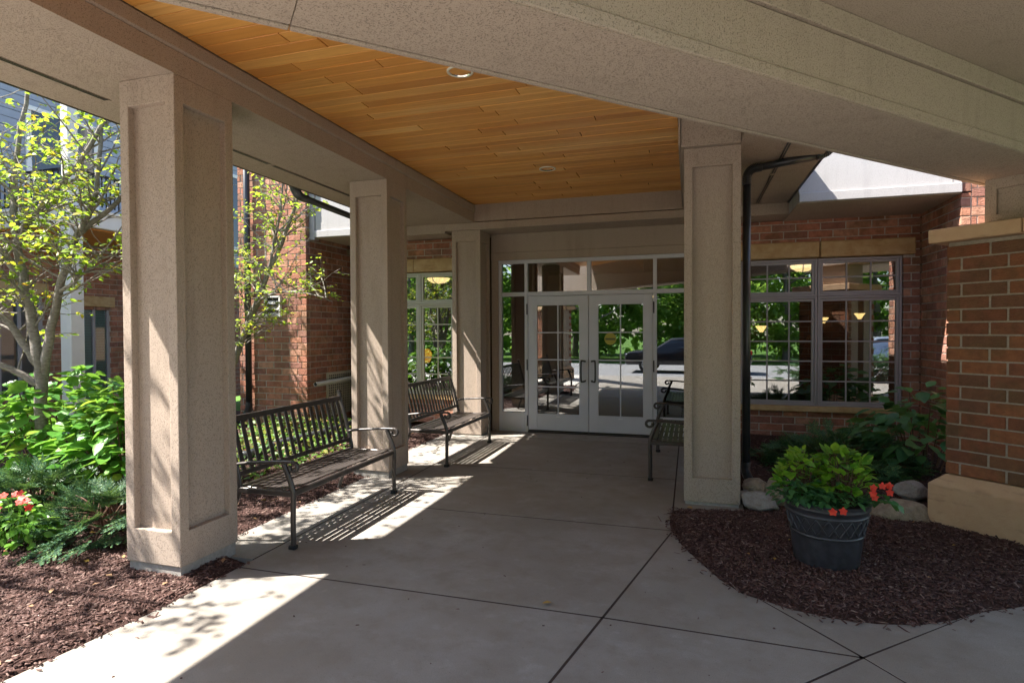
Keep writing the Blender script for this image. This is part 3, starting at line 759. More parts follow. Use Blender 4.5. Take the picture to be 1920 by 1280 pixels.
for (a, b, c) in ((-4.95, -4.283, 2), (-4.278, -3.40, 3)):
    window(bld, a, b, .556, 2.045, WY + .02, c, 5, 'sash_pale'); window(bld, a, b, 2.05, 2.556, WY + .02, 1, 1, 'sash_pale')
# overhangs above the windows, same stucco with bluish daylight in its colour
for (a, b, y0) in ((1.23, 2.855, 7.60), (-5.70, -4.44, 8.0)):
    bx('overhang', a, b, y0, 8.9, 3.10, 4.55, 'stucco_lit', bld)
    bx('overhang_ledge', a, b, y0 - .03, y0 + .02, 3.092, 3.20, 'stucco_lit', bld, .006)
    bx('overhang_soffit', a, b, y0 + .022, 8.9, 3.085, 3.0985, 'stucco', bld)
bx('overhang', .2, 1.228, 8.31, 8.9, 3.10, 4.55, 'stucco', bld)
bx('overhang_joint', 2.765, 2.772, 7.596, 7.62, 3.21, 4.5, 'plinth', bld)
bx('overhang', -4.438, -3.605, 8.31, 8.9, 3.10, 3.6, 'stucco', bld)
bx('corner_trim', -5.80, -5.705, 7.98, 8.1, 3.06, 4.5, 'trim', bld)
bx('back_wall', -5.81, -4.98, 9.25, 9.4, 0, 3.1, 'interior', bld)
bx('upper_wall', -5.8, 4.4, 8.95, 9.05, 3.12, 6.2, 'stucco', bld)
# entrance: door wall
DY = 8.85
ent = MB()
bx('door_header', -3.03, .45, DY - .02, DY + .12, 2.835, 3.128, 'stucco', bld)
bx('door_header_band', -3.03, .45, DY - .028, DY + .1, 2.715, 2.83, 'stucco', bld)
bx('jamb', -3.03, -2.918, DY - .015, DY + .12, 0, 2.714, 'stucco', bld)
bx('jamb', .002, .45, DY - .015, DY + .12, 0, 2.714, 'stucco', bld)
fr = MB()
def fbar(x0, x1, z0, z1, y0=DY - .01, y1=DY + .10): return bx('door_frame', x0, x1, y0, y1, z0, z1, 'door_paint', bld, .004)
fbar(-2.915, 0, 2.655, 2.712); fbar(-2.915, -2.865, 0, 2.654); fbar(-.05, 0, 0, 2.654)
fbar(-2.488, -2.435, 0, 2.654); fbar(-.518, -.465, 0, 2.654)
fbar(-2.434, -.519, 2.142, 2.205); fbar(-1.50, -1.44, 2.206, 2.654)
fbar(-2.864, -2.489, 2.142, 2.205); fbar(-.464, -.051, 2.142, 2.205)
fbar(-2.864, -2.489, 0.0, .31); fbar(-.464, -.051, 0.0, .31)
for (a, b, c, d) in ((-2.865, -2.487, .31, 2.143), (-.466, -.049, .31, 2.143), (-2.865, -2.487, 2.204, 2.656), (-.466, -.049, 2.204, 2.656), (-2.436, -1.499, 2.204, 2.656), (-1.441, -.517, 2.204, 2.656)):
    bx('pane', a, b, DY + .03, DY + .036, c, d, 'glass', bld)
bx('threshold', -2.434, -.519, DY - .03, DY + .10, .007, .022, 'bronze', bld)
def door(x0, x1, side):
    t = bpy.data.objects.new('door', None); link(t, bld); t.location = (x0, DY, 0); W_ = x1 - x0
    st = .145; zb, zt = .30, 1.99; top = 2.136
    for (a, b, c, d) in ((.003, st, .045, top), (W_ - st, W_ - .003, .045, top), (st, W_ - st, .045, zb), (st, W_ - st, zt, top)):
        bx('door_panel', a, b, .0, .045, c, d, 'door_paint', t, .003)
    gx0, gx1 = st, W_ - st
    bx('pane', gx0 - .004, gx1 + .004, .024, .030, zb - .004, zt + .004, 'glass', t)
    m = (gx0 + gx1) / 2; bx('muntin', m - .009, m + .009, .010, .023, zb, zt, 'door_paint', t)
    for k in (1, 2, 3):
        z = zb + (zt - zb) * k / 4; bx('muntin', gx0, gx1, .0115, .0215, z - .009, z + .009, 'door_paint', t)
    hx_ = W_ - .105 if side < 0 else .105; e = .055 * (1 if side < 0 else -1)
    P = [(hx_ + e, 0, .83), (hx_ + e, -.045, .825), (hx_ + e * .4, -.055, .82), (hx_, -.055, .84), (hx_, -.055, 1.115), (hx_ + e * .4, -.055, 1.135), (hx_ + e, -.045, 1.13), (hx_ + e, 0, 1.125)]
    MB().tube(curve(P, 3), .0125, 10).build('handle', 'bronze', t, smooth=True)
    hgx = -.012 if side < 0 else W_ + .012
    for z in (.10, .98, 1.85): bx('hinge', hgx - .009, hgx + .009, -.016, -.011, z, z + .17, 'black_metal', t)
    bx('bottom_sweep', .004, W_ - .004, .002, .04, .023, .044, 'bronze', t)
    bx('door_label', m - .035, m + .035, -.003, -.001, .255, .268, 'label_white', t)
    if side > 0:
        s_ = MB(); k = 28; V = [(.09 * math.cos(6.2832 * i / k), 0, .09 * math.sin(6.2832 * i / k)) for i in range(k)] + [(.09 * math.cos(6.2832 * i / k), .001, .09 * math.sin(6.2832 * i / k)) for i in range(k)]
        s_.add(V, [tuple(range(k)), tuple(range(2 * k - 1, k - 1, -1))] + [(i, k + i, k + (i + 1) % k, (i + 1) % k) for i in range(k)])
        q = s_.build('sticker', 'sticker', t); q.location = (.325, .0225, 1.47)
        b2 = bx('sticker_band', -.075, .075, -.0015, -.0005, -.018, .012, 'sticker_band', q)
door(-2.434, -1.478, -1); door(-1.474, -.519, 1)
# interior
rm = thing('lobby', 'dim brown lobby seen through the windows and doors', 'room')
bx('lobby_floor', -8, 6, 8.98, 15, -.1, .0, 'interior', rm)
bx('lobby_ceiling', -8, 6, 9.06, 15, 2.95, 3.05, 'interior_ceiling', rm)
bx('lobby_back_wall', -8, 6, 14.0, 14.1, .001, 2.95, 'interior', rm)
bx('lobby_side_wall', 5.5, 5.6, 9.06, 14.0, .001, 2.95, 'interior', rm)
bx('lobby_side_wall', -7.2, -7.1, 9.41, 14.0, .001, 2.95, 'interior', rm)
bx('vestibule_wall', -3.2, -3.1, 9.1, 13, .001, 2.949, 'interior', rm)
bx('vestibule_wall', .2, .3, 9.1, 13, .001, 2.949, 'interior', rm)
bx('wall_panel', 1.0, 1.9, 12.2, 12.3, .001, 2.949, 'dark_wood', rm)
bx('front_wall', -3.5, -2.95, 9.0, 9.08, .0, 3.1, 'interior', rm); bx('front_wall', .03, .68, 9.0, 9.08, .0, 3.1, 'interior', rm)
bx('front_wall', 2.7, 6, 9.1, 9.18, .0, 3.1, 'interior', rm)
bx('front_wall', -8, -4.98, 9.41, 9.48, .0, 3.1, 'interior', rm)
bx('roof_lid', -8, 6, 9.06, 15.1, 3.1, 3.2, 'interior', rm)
def pendant(x, y, z, r, label):
    t = thing('pendant_lamp', label, 'lamp', (x, y, z), group='bowl pendant lamps')
    MB().lathe([(.02, -.001), (r * .5, .01), (r * .85, .055), (r, .105), (r * .97, .107), (r * .8, .06), (.01, .02)], 28, cap=False).build('bowl', 'lamp_glow', t, smooth=True)
    for a in (0, 2.09, 4.19):
        c, s_ = math.cos(a + .4), math.sin(a + .4)
        MB().tube([(0, 0, -.012), (r * .52 * c, r * .52 * s_, .004), (r * .88 * c, r * .88 * s_, .052), (r * 1.02 * c, r * 1.02 * s_, .11), (0, 0, .28)], .008, 6).build('strap', 'bronze', t)
    MB().tube([(0, 0, .27), (0, 0, 2.95 - z)], .008, 6).build('rod', 'bronze', t)
pendant(-4.92, 11.0, 2.57, .24, 'glowing bowl lamp seen through the left window')
pendant(1.845, 11.0, 2.585, .2, 'glowing bowl lamp seen through the right window')
pendant(-.85, 11.5, 2.15, .2, 'glowing bowl lamp faintly seen through the right entrance door')
def sconce(x, y, z, label):
    t = thing('wall_sconce', label, 'lamp', (x, y, z), group='wall sconces')
    MB().lathe([(.03, -.07), (.06, -.02), (.105, .05), (.10, .05), (.02, -.05)], 20, cap=False).build('shade', 'sconce_glow', t, smooth=True)
    bx('bracket', -.03, .03, .05, 13.99 - y, -.05, .0, 'bronze', t)
sconce(2.72, 13.8, 1.80, 'small glowing wall sconce left of the other one in the right window')
sconce(3.40, 13.8, 1.88, 'brighter cone-shaped wall sconce in the right window')
sconce(1.30, 12.0, 1.62, 'tiny wall sconce at the left edge of the right window')
t = thing('table_lamp', 'orange glowing table lamp seen through the left window', 'lamp', (-6.0, 12.6, 0))
MB().lathe([(.10, 1.18), (.17, 1.08), (.16, .96), (.11, .86), (.10, .86)], 20, cap=False).build('lamp_shade', 'orange_glow', t, smooth=True)
MB().lathe([(.03, .7), (.08, .75), (.05, .87), (.02, .9)], 16).build('lamp_body', 'bronze', t, smooth=True); bx('side_table', -.3, .3, -.25, .25, 0, .7, 'dark_wood', t)
t = thing('floor_lamp', 'dull orange lampshade behind the mullion of the right window', 'lamp', (2.05, 11.2, 0))
MB().lathe([(.09, 1.50), (.20, 1.12), (.195, 1.12), (.085, 1.50)], 20, cap=False).build('lamp_shade', 'lampshade_cloth', t, smooth=True)
MB().tube([(0, 0, 0), (0, 0, 1.2)], .015, 8).build('lamp_post', 'bronze', t)

# ================================================================== BRICK WING ON THE LEFT
wing = thing('brick_wing', 'projecting brick wing of the building with dappled tree shadows', 'building')
brick_wall(wing, (-7.115, 7.9), 0, 1.305, .0, 4.26, alt1=0, shift=.06)
brick_wall(wing, (-7.115, 7.9), 0, 1.305, 4.2672, 5.7, joined=True, shift=.06)
brick_wall(wing, (-5.81, 9.30), -math.pi / 2, 1.40, .0, 3.06, alt1=1, shift=.09) if False else None
brick_wall(wing, (-5.81, 7.9), math.pi / 2, 1.38, .0, 3.06, alt0=1, shift=.09)
brick_wall(wing, (-5.81, 7.9), math.pi / 2, 1.38, 3.06, 5.7, joined=True, shift=.09, alt0=1)
bx('wing_core', -7.10, -6.06, 8.15, 9.3, 0, 5.6, 'interior', wing)
v = thing('louver_vent', 'square pale louvered vent on the sunlit brick wing', 'vent', (-6.58, 7.9, 1.835))
m = MB(); bars(m, 0, .31, 0, .345, .03, -.05, .0); m.build('frame', 'white_paint', v, .004)
for k in range(3):
    M_ = Matrix.Translation((0, -.012, .05 + .095 * k)) @ Matrix.Rotation(math.radians(42), 4, 'X')
    MB().box(.03, .28, -.05, .02, 0, .012, M_).build('slat', 'white_paint', v)
bx('backing', .03, .28, -.003, -.001, .03, .315, 'black_metal', v)
gt = thing('louver_grille', 'tan metal louver grille low on the shaded brick return', 'grille', (-5.81, 8.40, .18))
m = MB().box(.0, .03, 0, .04, 0, .73).box(0, .03, .74, .78, 0, .73).box(0, .03, .04, .74, 0, .04).box(0, .03, .04, .74, .69, .73); m.build('frame', 'grille', gt)
bx('mid_rail', .001, .028, .04, .74, .52, .55, 'grille', gt)
for k in range(15): bx('slat', .004, .024, .04, .74, .06 + k * .042, .078 + k * .042, 'grille', gt)
for k in range(1, 12): bx('slat', .006, .022, .04 + k * .058, .048 + k * .058, .04, .69, 'grille', gt)
bx('backing', .001, .003, .03, .75, .02, .71, 'black_metal', gt)
t = thing('drain_pipe', 'white plastic pipe sticking out across the louver grille', 'pipe', (-5.70, 7.95, .76))
MB().tube([(0, 0, 0), (-.0, .62, .015), (-.0, 1.3, .03)], .035, 14, cap=False).build('pipe', 'pvc', t, smooth=True)
MB().tube([(0, .012, 0), (0, .55, .012)], .030, 14).build('pipe_bore', 'rubber', t)
MB().tube([(0, .50, .012), (0, .53, .0125)], .039, 14).build('pipe_ring', 'pvc', t, smooth=True)

# ================================================================== APARTMENT BUILDING BEYOND THE GARDEN
ap = thing('apartment_building', 'two storey brick apartment building with white balcony behind the left tree', 'building')
AX = -10.8
brick_wall(ap, (AX, 2.5), math.pi / 2, 12.5, .0, 3.2, holes=[(4.15, 4.85, .5, 2.25), (5.48, 6.08, .3, 2.08), (8.2, 9.3, .5, 2.2)], joined=True, thick=.2)
for (y0, y1, z) in ((6.55, 7.45, 2.26), (7.9, 8.68, 2.09)): bx('lintel', AX - .1, AX + .03, y0, y1, z, z + .2, 'lintel_stone', ap, .01)
def awin(y0, y1, z0, z1, mat, glass):
    t = bpy.data.objects.new('window', None); link(t, ap); t.location = (AX, y0, z0); W_, H_ = y1 - y0, z1 - z0
    m = MB().box(-.05, -.005, 0, .05, 0, H_).box(-.05, -.005, W_ - .05, W_, 0, H_).box(-.05, -.005, .05, W_ - .05, 0, .05).box(-.05, -.005, .05, W_ - .05, H_ - .05, H_)
    m.box(-.05, -.008, W_ * .45, W_ * .45 + .05, .05, H_ - .05); m.build('frame', 'sash', t)
    bx('pane', -.04, -.035, .04, W_ - .04, .04, H_ - .04, 'glass_clear', t)
    if mat:
        for k in range(int(H_ / .05)): bx('blind_slat', -.075, -.06, .04, W_ - .04, .03 + k * .05, .072 + k * .05, mat, t)
    bx('room_dark', -.2, -.1, 0, W_, 0, H_, 'siding', t)
awin(6.65, 7.35, .5, 2.25, None, 0); awin(7.98, 8.58, .3, 2.08, 'blind', 0); awin(10.7, 11.8, .5, 2.2, None, 0)
bx('upper_siding', AX - .2, AX - .01, 2.5, 15, 3.2, 6.1, 'siding', ap)
for k in range(19): bx('clapboard', AX - .02, AX + .012, 2.5, 15, 3.5 + k * .14, 3.50 + k * .14 + .128, 'siding', ap)
for (y0, y1) in ((4.2, 5.6), (7.2, 8.3), (10.9, 12.0)):
    t = bpy.data.objects.new('window', None); link(t, ap); t.location = (AX + .014, y0, 3.7)
    bx('pane', 0, .01, 0, y1 - y0, 0, 1.7, 'car_glass', t)
    m = MB().box(0, .03, -.08, 0, -.08, 1.78).box(0, .03, y1 - y0, y1 - y0 + .08, -.08, 1.78).box(0, .03, 0, y1 - y0, 1.7, 1.78).box(0, .03, 0, y1 - y0, -.08, 0).box(.002, .028, (y1 - y0) / 2 - .03, (y1 - y0) / 2 + .03, 0, 1.7); m.build('frame', 'white_paint', t)
bx('balcony_slab', -13.5, -9.0, 6.5, 9.6, 3.26, 3.50, 'white_paint', ap, .01)
bx('balcony_soffit', -13.4, -9.1, 6.6, 9.55, 3.235, 3.258, 'cedar', ap)
bx('balcony_edge', -13.5, -8.96, 6.46, 9.64, 3.50, 3.54, 'white_paint', ap)
for (x, y) in ((-9.24, 6.54), (-9.24, 9.3), (-12.9, 6.54)):
    bx('balcony_post', x, x + .22, y, y + .22, -.1, 3.234, 'white_paint', ap, .012)
    bx('balcony_post', x + .03, x + .19, y + .03, y + .19, 3.541, 6.1, 'white_paint', ap, .012)
bx('handrail', -13.4, -9.08, 6.60, 6.65, 4.10, 4.14, 'black_metal', ap); bx('handrail', -9.12, -9.08, 6.651, 9.3, 4.10, 4.14, 'black_metal', ap)
bx('foot_rail', -13.4, -9.08, 6.61, 6.64, 3.60, 3.63, 'black_metal', ap)
bal = MB().box(-.008, .008, -.008, .008, 0, .5).mesh('baluster'); bal.materials.append(MATS['black_metal'])
for k in range(36):
    for p in (((-13.35 + k * .118), 6.625), (-9.10, 6.7 + k * .0725)):
        o = bpy.data.objects.new('baluster', bal); link(o, ap); o.location = (*p, 3.62)
bx('roof', -13.8, -10.7, 2.3, 15, 6.1, 6.25, 'bronze', ap)

# ================================================================== BENCHES
def make_bench(label):
    # local: x along the length, y from front (0) to back, z up
    t = thing('garden_bench', label, 'bench', group='metal slat benches')
    L = 1.53
    for x in (0, L):
        P = [(x, .0, 0), (x, .0, .20), (x, -.004, .36), (x, .0, .43), (x, .025, .51), (x, .055, .575), (x, .075, .625)]
        leg = MB().tube(curve(P, 4), .0215, 8, .8); leg.build('front_leg', 'bench_metal', t, smooth=True)
        P = [(x, .63, 0), (x, .575, .16), (x, .50, .34), (x, .475, .42), (x, .50, .56), (x, .56, .78), (x, .612, .955), (x, .615, 1.005)]
        MB().tube(curve(P, 4), .0205, 8, .8).build('back_leg', 'bench_metal', t, smooth=True)
        P = [(x, .51, .595), (x, .40, .612), (x, .22, .628), (x, .06, .638), (x, -.005, .638)]
        a = MB(); a.tube(curve(P, 4), .021, 8, .62)
        sc = [(x, -.005, .638)] + [(x, -.01 - .034 * math.sin(q), .604 + .034 * math.cos(q)) for q in [i * .55 for i in range(0, 10)]]
        a.tube(sc, [.019] * 6 + [.017] * 5, 8, .8); a.build('armrest', 'bench_metal', t, smooth=True)
        bx('seat_side', x - .014, x + .014, .0, .49, .385, .425, 'bench_metal', t, .004)
        bx('foot', x - .026, x + .026, -.024, .03, 0, .03, 'rubber', t, .006)
    bx('seat_front_rail', .014, L - .014, -.012, .018, .385, .432, 'bench_metal', t, .008)
    # contoured seat slats
    n = 9
    sl = MB().box(0, L - .03, -.0215, .0215, -.005, .005).mesh('seat_slat', .003); sl.materials.append(MATS['bench_metal'])
    for k in range(n):
        o = bpy.data.objects.new('seat_slat', sl); link(o, t); f_ = k / (n - 1)
        o.location = (.015, .045 + .415 * f_, .437 - .018 * math.sin(f_ * math.pi) - .006 * f_); o.rotation_euler = (.06 * math.cos(f_ * math.pi) * -1, 0, 0)
    for q in (.38, .76, 1.14): bx('seat_rib', q - .012, q + .012, .0, .48, .392, .412, 'bench_metal', t)
    # back: two rails and flat slats along the lean
    lo = Vector((0, .497, .515)); hi = Vector((0, .598, .925)); ang = math.atan2(hi.y - lo.y, hi.z - lo.z)
    for p, h_ in ((lo, .020), (hi, .024)):
        M_ = Matrix.Translation(p) @ Matrix.Rotation(-ang, 4, 'X'); MB().box(.012, L - .012, -.012, .012, -h_, h_, M_).build('back_rail', 'bench_metal', t, .005)
    n = 17; H_ = (hi - lo).length
    bs = MB().box(-.0215, .0215, -.0045, .0045, .018, H_ - .02).mesh('back_slat', .0025); bs.materials.append(MATS['bench_metal'])
    for k in range(n):
        o = bpy.data.objects.new('back_slat', bs); link(o, t); o.location = (.075 + (L - .15) * k / (n - 1), lo.y, lo.z); o.rotation_euler = (-ang, 0, 0)
    return t
b1 = make_bench('nearest dark metal slat bench between the first two left columns')
b1.location = (-2.79, 3.61, .002); b1.rotation_euler = (0, 0, math.pi / 2)
b2 = copy_tree(b1); b2.location = (-2.735, 6.32, .002); b2['label'] = 'farther left metal slat bench just before the entrance doors'
b3 = copy_tree(b1); b3.location = (-.40, 7.86, .002); b3.rotation_euler = (0, 0, -math.pi / 2); b3['label'] = 'metal slat bench half hidden behind the right column'

# ================================================================== PLANTER
PX, PY = .89, 4.40
pot = thing('planter_pot', 'black resin planter with raised diamond lattice on the right mulch', 'planter', (PX, PY, .022))
prof = [(.200, 0), (.208, .004), (.214, .03), (.227, .15), (.236, .225), (.243, .228), (.246, .236), (.242, .244), (.239, .247), (.262, .372), (.271, .375), (.274, .384), (.270, .392), (.266, .396), (.269, .418), (.279, .424), (.281, .434), (.277, .443), (.283, .455), (.285, .465), (.278, .470), (.262, .468), (.255, .44), (.25, .40)]
pot.scale = (.945, .945, .92)
smooth_by_angle(MB().lathe(prof, 64).build('pot_body', 'pot_resin', pot), .9)
MB().lathe([(.254, .415), (.001, .43)], 40, cap=False).build('potting_soil', 'soil', pot, smooth=True)
nl = 22
for sgn in (-1, 1):
    for k in range(nl):
        pts = []
        for i in range(9):
            f_ = i / 8; z = .249 + .121 * f_; r = .2395 + .0225 * f_ + .0005; a = 2 * math.pi * (k + sgn * f_ * 1.0) / nl
            pts.append((r * math.cos(a), r * math.sin(a), z))
        MB().tube(pts, .0048, 6).build('lattice_rib', 'pot_resin', pot, smooth=True)
def plant_leaves(center, n, rx, ry, z0, z1, s0, s1, tilt=(.1, .5), dome=True):
    a = nr.uniform(0, 6.283, n); q = np.sqrt(nr.uniform(0, 1, n)); x = center[0] + rx * q * np.cos(a); y = center[1] + ry * q * np.sin(a)
    top = z1 - (z1 - z0) * .75 * q ** 2 if dome else np.full(n, z1)
    z = z0 + (top - z0) * nr.uniform(.1, 1, n) ** .55
    yaw = a - math.pi / 2 + nr.normal(0, .6, n); pit = -nr.uniform(tilt[0], tilt[1], n) + .25 * (1 - q)
    return np.stack([x, y, z], 1), rotmats(yaw, pit, nr.normal(0, .35, n)), nr.uniform(s0, s1, n)
def stems(parent, center, pos, z0, r=.003, mat='twig_brown', frac=1., name='stems'):
    mb = MB()
    for p in pos[::max(1, int(1 / frac))]:
        b = Vector((center[0] + (p[0] - center[0]) * .35, center[1] + (p[1] - center[1]) * .35, z0)); e = Vector(p)
        mb.tube([b, b.lerp(e, .5) + Vector((0, 0, .02)), e], [r, r * .8, r * .5], 5, cap=False)
    tag(mb.build(name, mat, parent), kind='stuff')
def coleus(label, c, n, rx, ry, z0, z1, s0, s1):
    t = thing('coleus_plant', label, 'plant', (0, 0, 0)); P, Rm, sc = plant_leaves(c, n, rx, ry, z0, z1, s0, s1, (-1.1, .25))
    leaves(t, LEAF_W, 'coleus_leaf', P, Rm, sc, min(n, 190)); stems(t, c, P, .42, .004, 'twig_brown', .4)
coleus('lime green coleus at the left of the black planter', (PX - .14, PY + .03), 170, .16, .17, .47, .80, .035, .095)
coleus('lime green coleus at the right of the black planter', (PX + .10, PY + .05), 190, .19, .17, .47, .81, .035, .10)
def flower(parent, p, s_, face):
    q = MB()
    f = bpy.data.objects.new('flower', None); link(f, parent); f.location = p; f.rotation_euler = Vector(face).to_track_quat('Z', 'Y').to_euler()
    me = FL.get('p')
    if me is None:
        V, F = leaf_template(.78, .04, .12); me = np_mesh('petal', V, F); me.materials.append(MATS['petal']); FL['p'] = me
    for k in range(5):
        o = bpy.data.objects.new('petal', me); link(o, f); o.scale = (s_, s_, s_); o.rotation_euler = (.12, 0, k * 1.2566 + rnd.uniform(-.1, .1))
FL = {}
t = thing('impatiens_plant', 'red flowering impatiens trailing over the front rim of the black planter', 'plant')
c = (PX + .0, PY - .12)
P, Rm, sc = plant_leaves(c, 120, .21, .12, .45, .57, .035, .085, (-.3, .8)); leaves(t, LEAF_N, 'impatiens_leaf', P, Rm, sc, 170); stems(t, c, P, .41, .003, 'dark_leaf', .3)
P2, Rm2, sc2 = plant_leaves((PX + .30, PY - .05), 22, .11, .10, .43, .56, .05, .085, (.3, 1.)); leaves(t, LEAF, 'impatiens_leaf', P2, Rm2, sc2, 16); stems(t, (PX + .18, PY - .02), P2, .44, .003, 'dark_leaf', 1.)
for p in ((.866, 4.09, .447), (.925, 4.095, .455)): flower(t, p, .027, (-.1, -1, .25))
for p in ((1.146, 4.30, .567), (1.148, 4.28, .51), (1.135, 4.27, .535), (1.245, 4.33, .58), (1.248, 4.33, .535), (1.2, 4.31, .58)): flower(t, p, .026, (-.3 + rnd.uniform(-.3, .3), -1, .3))
t = thing('foliage_plant', 'dark green small-leaved filler plant at the left rim of the planter', 'plant')
c = (PX - .17, PY - .06); P, Rm, sc = plant_leaves(c, 230, .18, .17, .44, .62, .03, .07, (-.3, .8)); leaves(t, LEAF, 'dark_leaf', P, Rm, sc, 240); stems(t, c, P, .41, .003, 'dark_leaf', .3)

# ================================================================== ROCKS
def rock(label, x, y, z, sx, sy, sz, seed, rz=0.):
    bm = bmesh.new(); bmesh.ops.create_icosphere(bm, subdivisions=4, radius=1); rr = random.Random(seed)
    k = [(Vector((rr.uniform(-1, 1), rr.uniform(-1, 1), rr.uniform(-1, 1))).normalized(), rr.uniform(.62, .95)) for _ in range(13)]
    for v in bm.verts:
        d = v.co.normalized(); m = 1.
        for q, lim in k:
            e = d.dot(q)
            if e * m > lim: m = lim / e
        n_ = math.sin(d.x * 5 + seed) * math.cos(d.y * 6 + seed * 2) * math.sin(d.z * 4 + seed)
        n2_ = math.sin(d.x * 13 + seed * 3) * math.sin(d.y * 11 - seed) * math.sin(d.z * 12 + 1); v.co = d * m * (1 + .07 * n_ + .035 * n2_)
    me = bpy.data.meshes.new('rock'); bm.to_mesh(me); bm.free()
    o = mesh_obj('rock', me, 'fieldstone', None, True); o.location = (x, y, z); o.scale = (sx, sy, sz); o.rotation_euler = (rr.uniform(-.15, .15), rr.uniform(-.15, .15), rz)
    tag(o, label, 'rock', 'border rocks')
rock('flat grey speckled rock beside the foot of the right column', .61, 5.56, .07, .17, .14, .085, 3)
rock('pinkish brown rock behind the flat grey rock near the right column', .62, 5.84, .12, .16, .12, .10, 5)
rock('reddish rock just left of the planter rim', .80, 5.74, .13, .15, .13, .15, 8)
rock('grey rounded rock touching the right side of the planter', 1.33, 5.55, .05, .10, .12, .11, 13)
rock('large tan boulder between the planter and the stone pier base', 1.69, 5.62, .055, .29, .17, .125, 17)
rock('pale grey rock leaning on the stone pier base', 1.89, 5.93, .16, .16, .12, .10, 23)
rock('small brown rock wedged by the right downspout', .49, 5.75, .05, .08, .08, .07, 29)

# ================================================================== SHRUBS
def spray_template():
    Vv = []; Ff = []
    def needle(b, d, n_, L, w_):
        i = len(Vv); s_ = d.cross(n_).normalized() * w_
        Vv.extend([b - s_ * .5, b + s_ * .5, b + d * L + s_ * .3, b + d * L - s_ * .3]); Ff.append((i, i + 1, i + 2, i + 3))
    up_ = Vector((0, 0, 1))
    def twig(p0, d, L):
        n_ = int(L / .032); side = d.cross(up_).normalized()
        for k in range(n_):
            p = p0 + d * (L * (k + 1) / n_) + up_ * (-.06 * (k / n_) ** 2 * L)
            l = .078 * (1 - .5 * k / n_)
            for s_ in (-1, 1): needle(p, (d * .75 + side * s_ + up_ * rnd.uniform(-.2, .45)).normalized(), up_, l, .026)
            if k % 3 == 0: needle(p, (d + up_ * .8).normalized(), side, l, .026)
        needle(p0 + d * L, d, up_, .08, .03)
        i = len(Vv); Vv.extend([p0 - side * .006, p0 + side * .006, p0 + d * L + side * .003, p0 + d * L - side * .003]); Ff.append((i, i + 1, i + 2, i + 3))
    d = Vector((0, 1, 0)); twig(Vector((0, 0, 0)), d, .9)
    for k, f_ in enumerate((.15, .3, .45, .6)):
        for s_ in (-1, 1): twig(Vector((0, f_, 0)), (d * 1. + Vector((s_ * 1., 0, rnd.uniform(-.1, .2)))).normalized(), .48 * (1 - f_ * .5))
    return np.array([tuple(q) for q in Vv]), np.array(Ff)
SPRAY = spray_template()
def yew(label, c, rx, ry, rz, n, s0, s1, low=.0, mat='yew_leaf', extra=()):
    t = thing('yew_shrub', label, 'shrub', (0, 0, 0))
    a = nr.uniform(0, 6.283, n); e = np.arcsin(nr.uniform(low, 1, n)); q = nr.uniform(.55, 1., n)
    d = np.stack([np.cos(e) * np.cos(a), np.cos(e) * np.sin(a), np.sin(e)], 1)
    pos = np.array(c) + d * q[:, None] * np.array([rx, ry, rz]) * .85
    yaw = a - math.pi / 2 + nr.normal(0, .35, n); pit = e * .55 + nr.normal(-.1, .25, n)
    rot = rotmats(yaw, pit, nr.normal(0, .4, n)); sc = nr.uniform(s0, s1, n)
    for (p, yw, pt, s_) in extra:
        pos = np.vstack([pos, p]); rot = np.concatenate([rot, rotmats(np.array([yw]), np.array([pt]), np.array([.1]))]); sc = np.append(sc, s_)
    tag(mesh_obj('foliage', scatter_mesh('foliage', SPRAY, pos, rot, sc), mat, t), kind='stuff')
    mb = MB()
    for p in pos[::4]:
        b = Vector(c) + Vector((rnd.uniform(-.1, .1), rnd.uniform(-.1, .1), -.02)); m_ = b.lerp(Vector(p), .55) + Vector((0, 0, .06))
        mb.tube(curve([b, m_, p], 3), [.009] * 3 + [.006] * 3 + [.003], 5, cap=False)
    tag(mb.build('branches', 'twig_brown', t), kind='stuff')
yew('feathery dark green yew spreading in front of the left hydrangea', (-5.25, 3.50, .05), .85, .50, .46, 420, .13, .23)
yew('lighter green yew reaching low branches toward the nearest column', (-4.35, 3.42, .08), .60, .42, .36, 240, .12, .22, -.05,
    extra=[((-4.25, 3.05, .16), 2.75, -.35, .34), ((-4.2, 2.98, .13), 3.3, -.3, .30), ((-4.0, 3.02, .15), 3.05, -.35, .24), ((-4.45, 3.1, .18), 2.5, -.3, .3), ((-4.1, 3.15, .25), 2.9, -.2, .3), ((-3.85, 3.2, .3), 3.4, -.3, .25), ((-4.28, 2.86, .10), 2.9, -.28, .26)])
yew('low dark yew shrub behind the border rocks', (1.50, 6.75, .12), .85, .62, .46, 460, .12, .22)
yew('small low yew tuft near the right downspout', (.85, 7.2, .10), .28, .25, .20, 60, .10, .16)
yew('clipped low hedge beyond the drive, mirrored in the right window', (5.2, -2.6, .0), 3.0, .6, 1.15, 620, .22, .38)
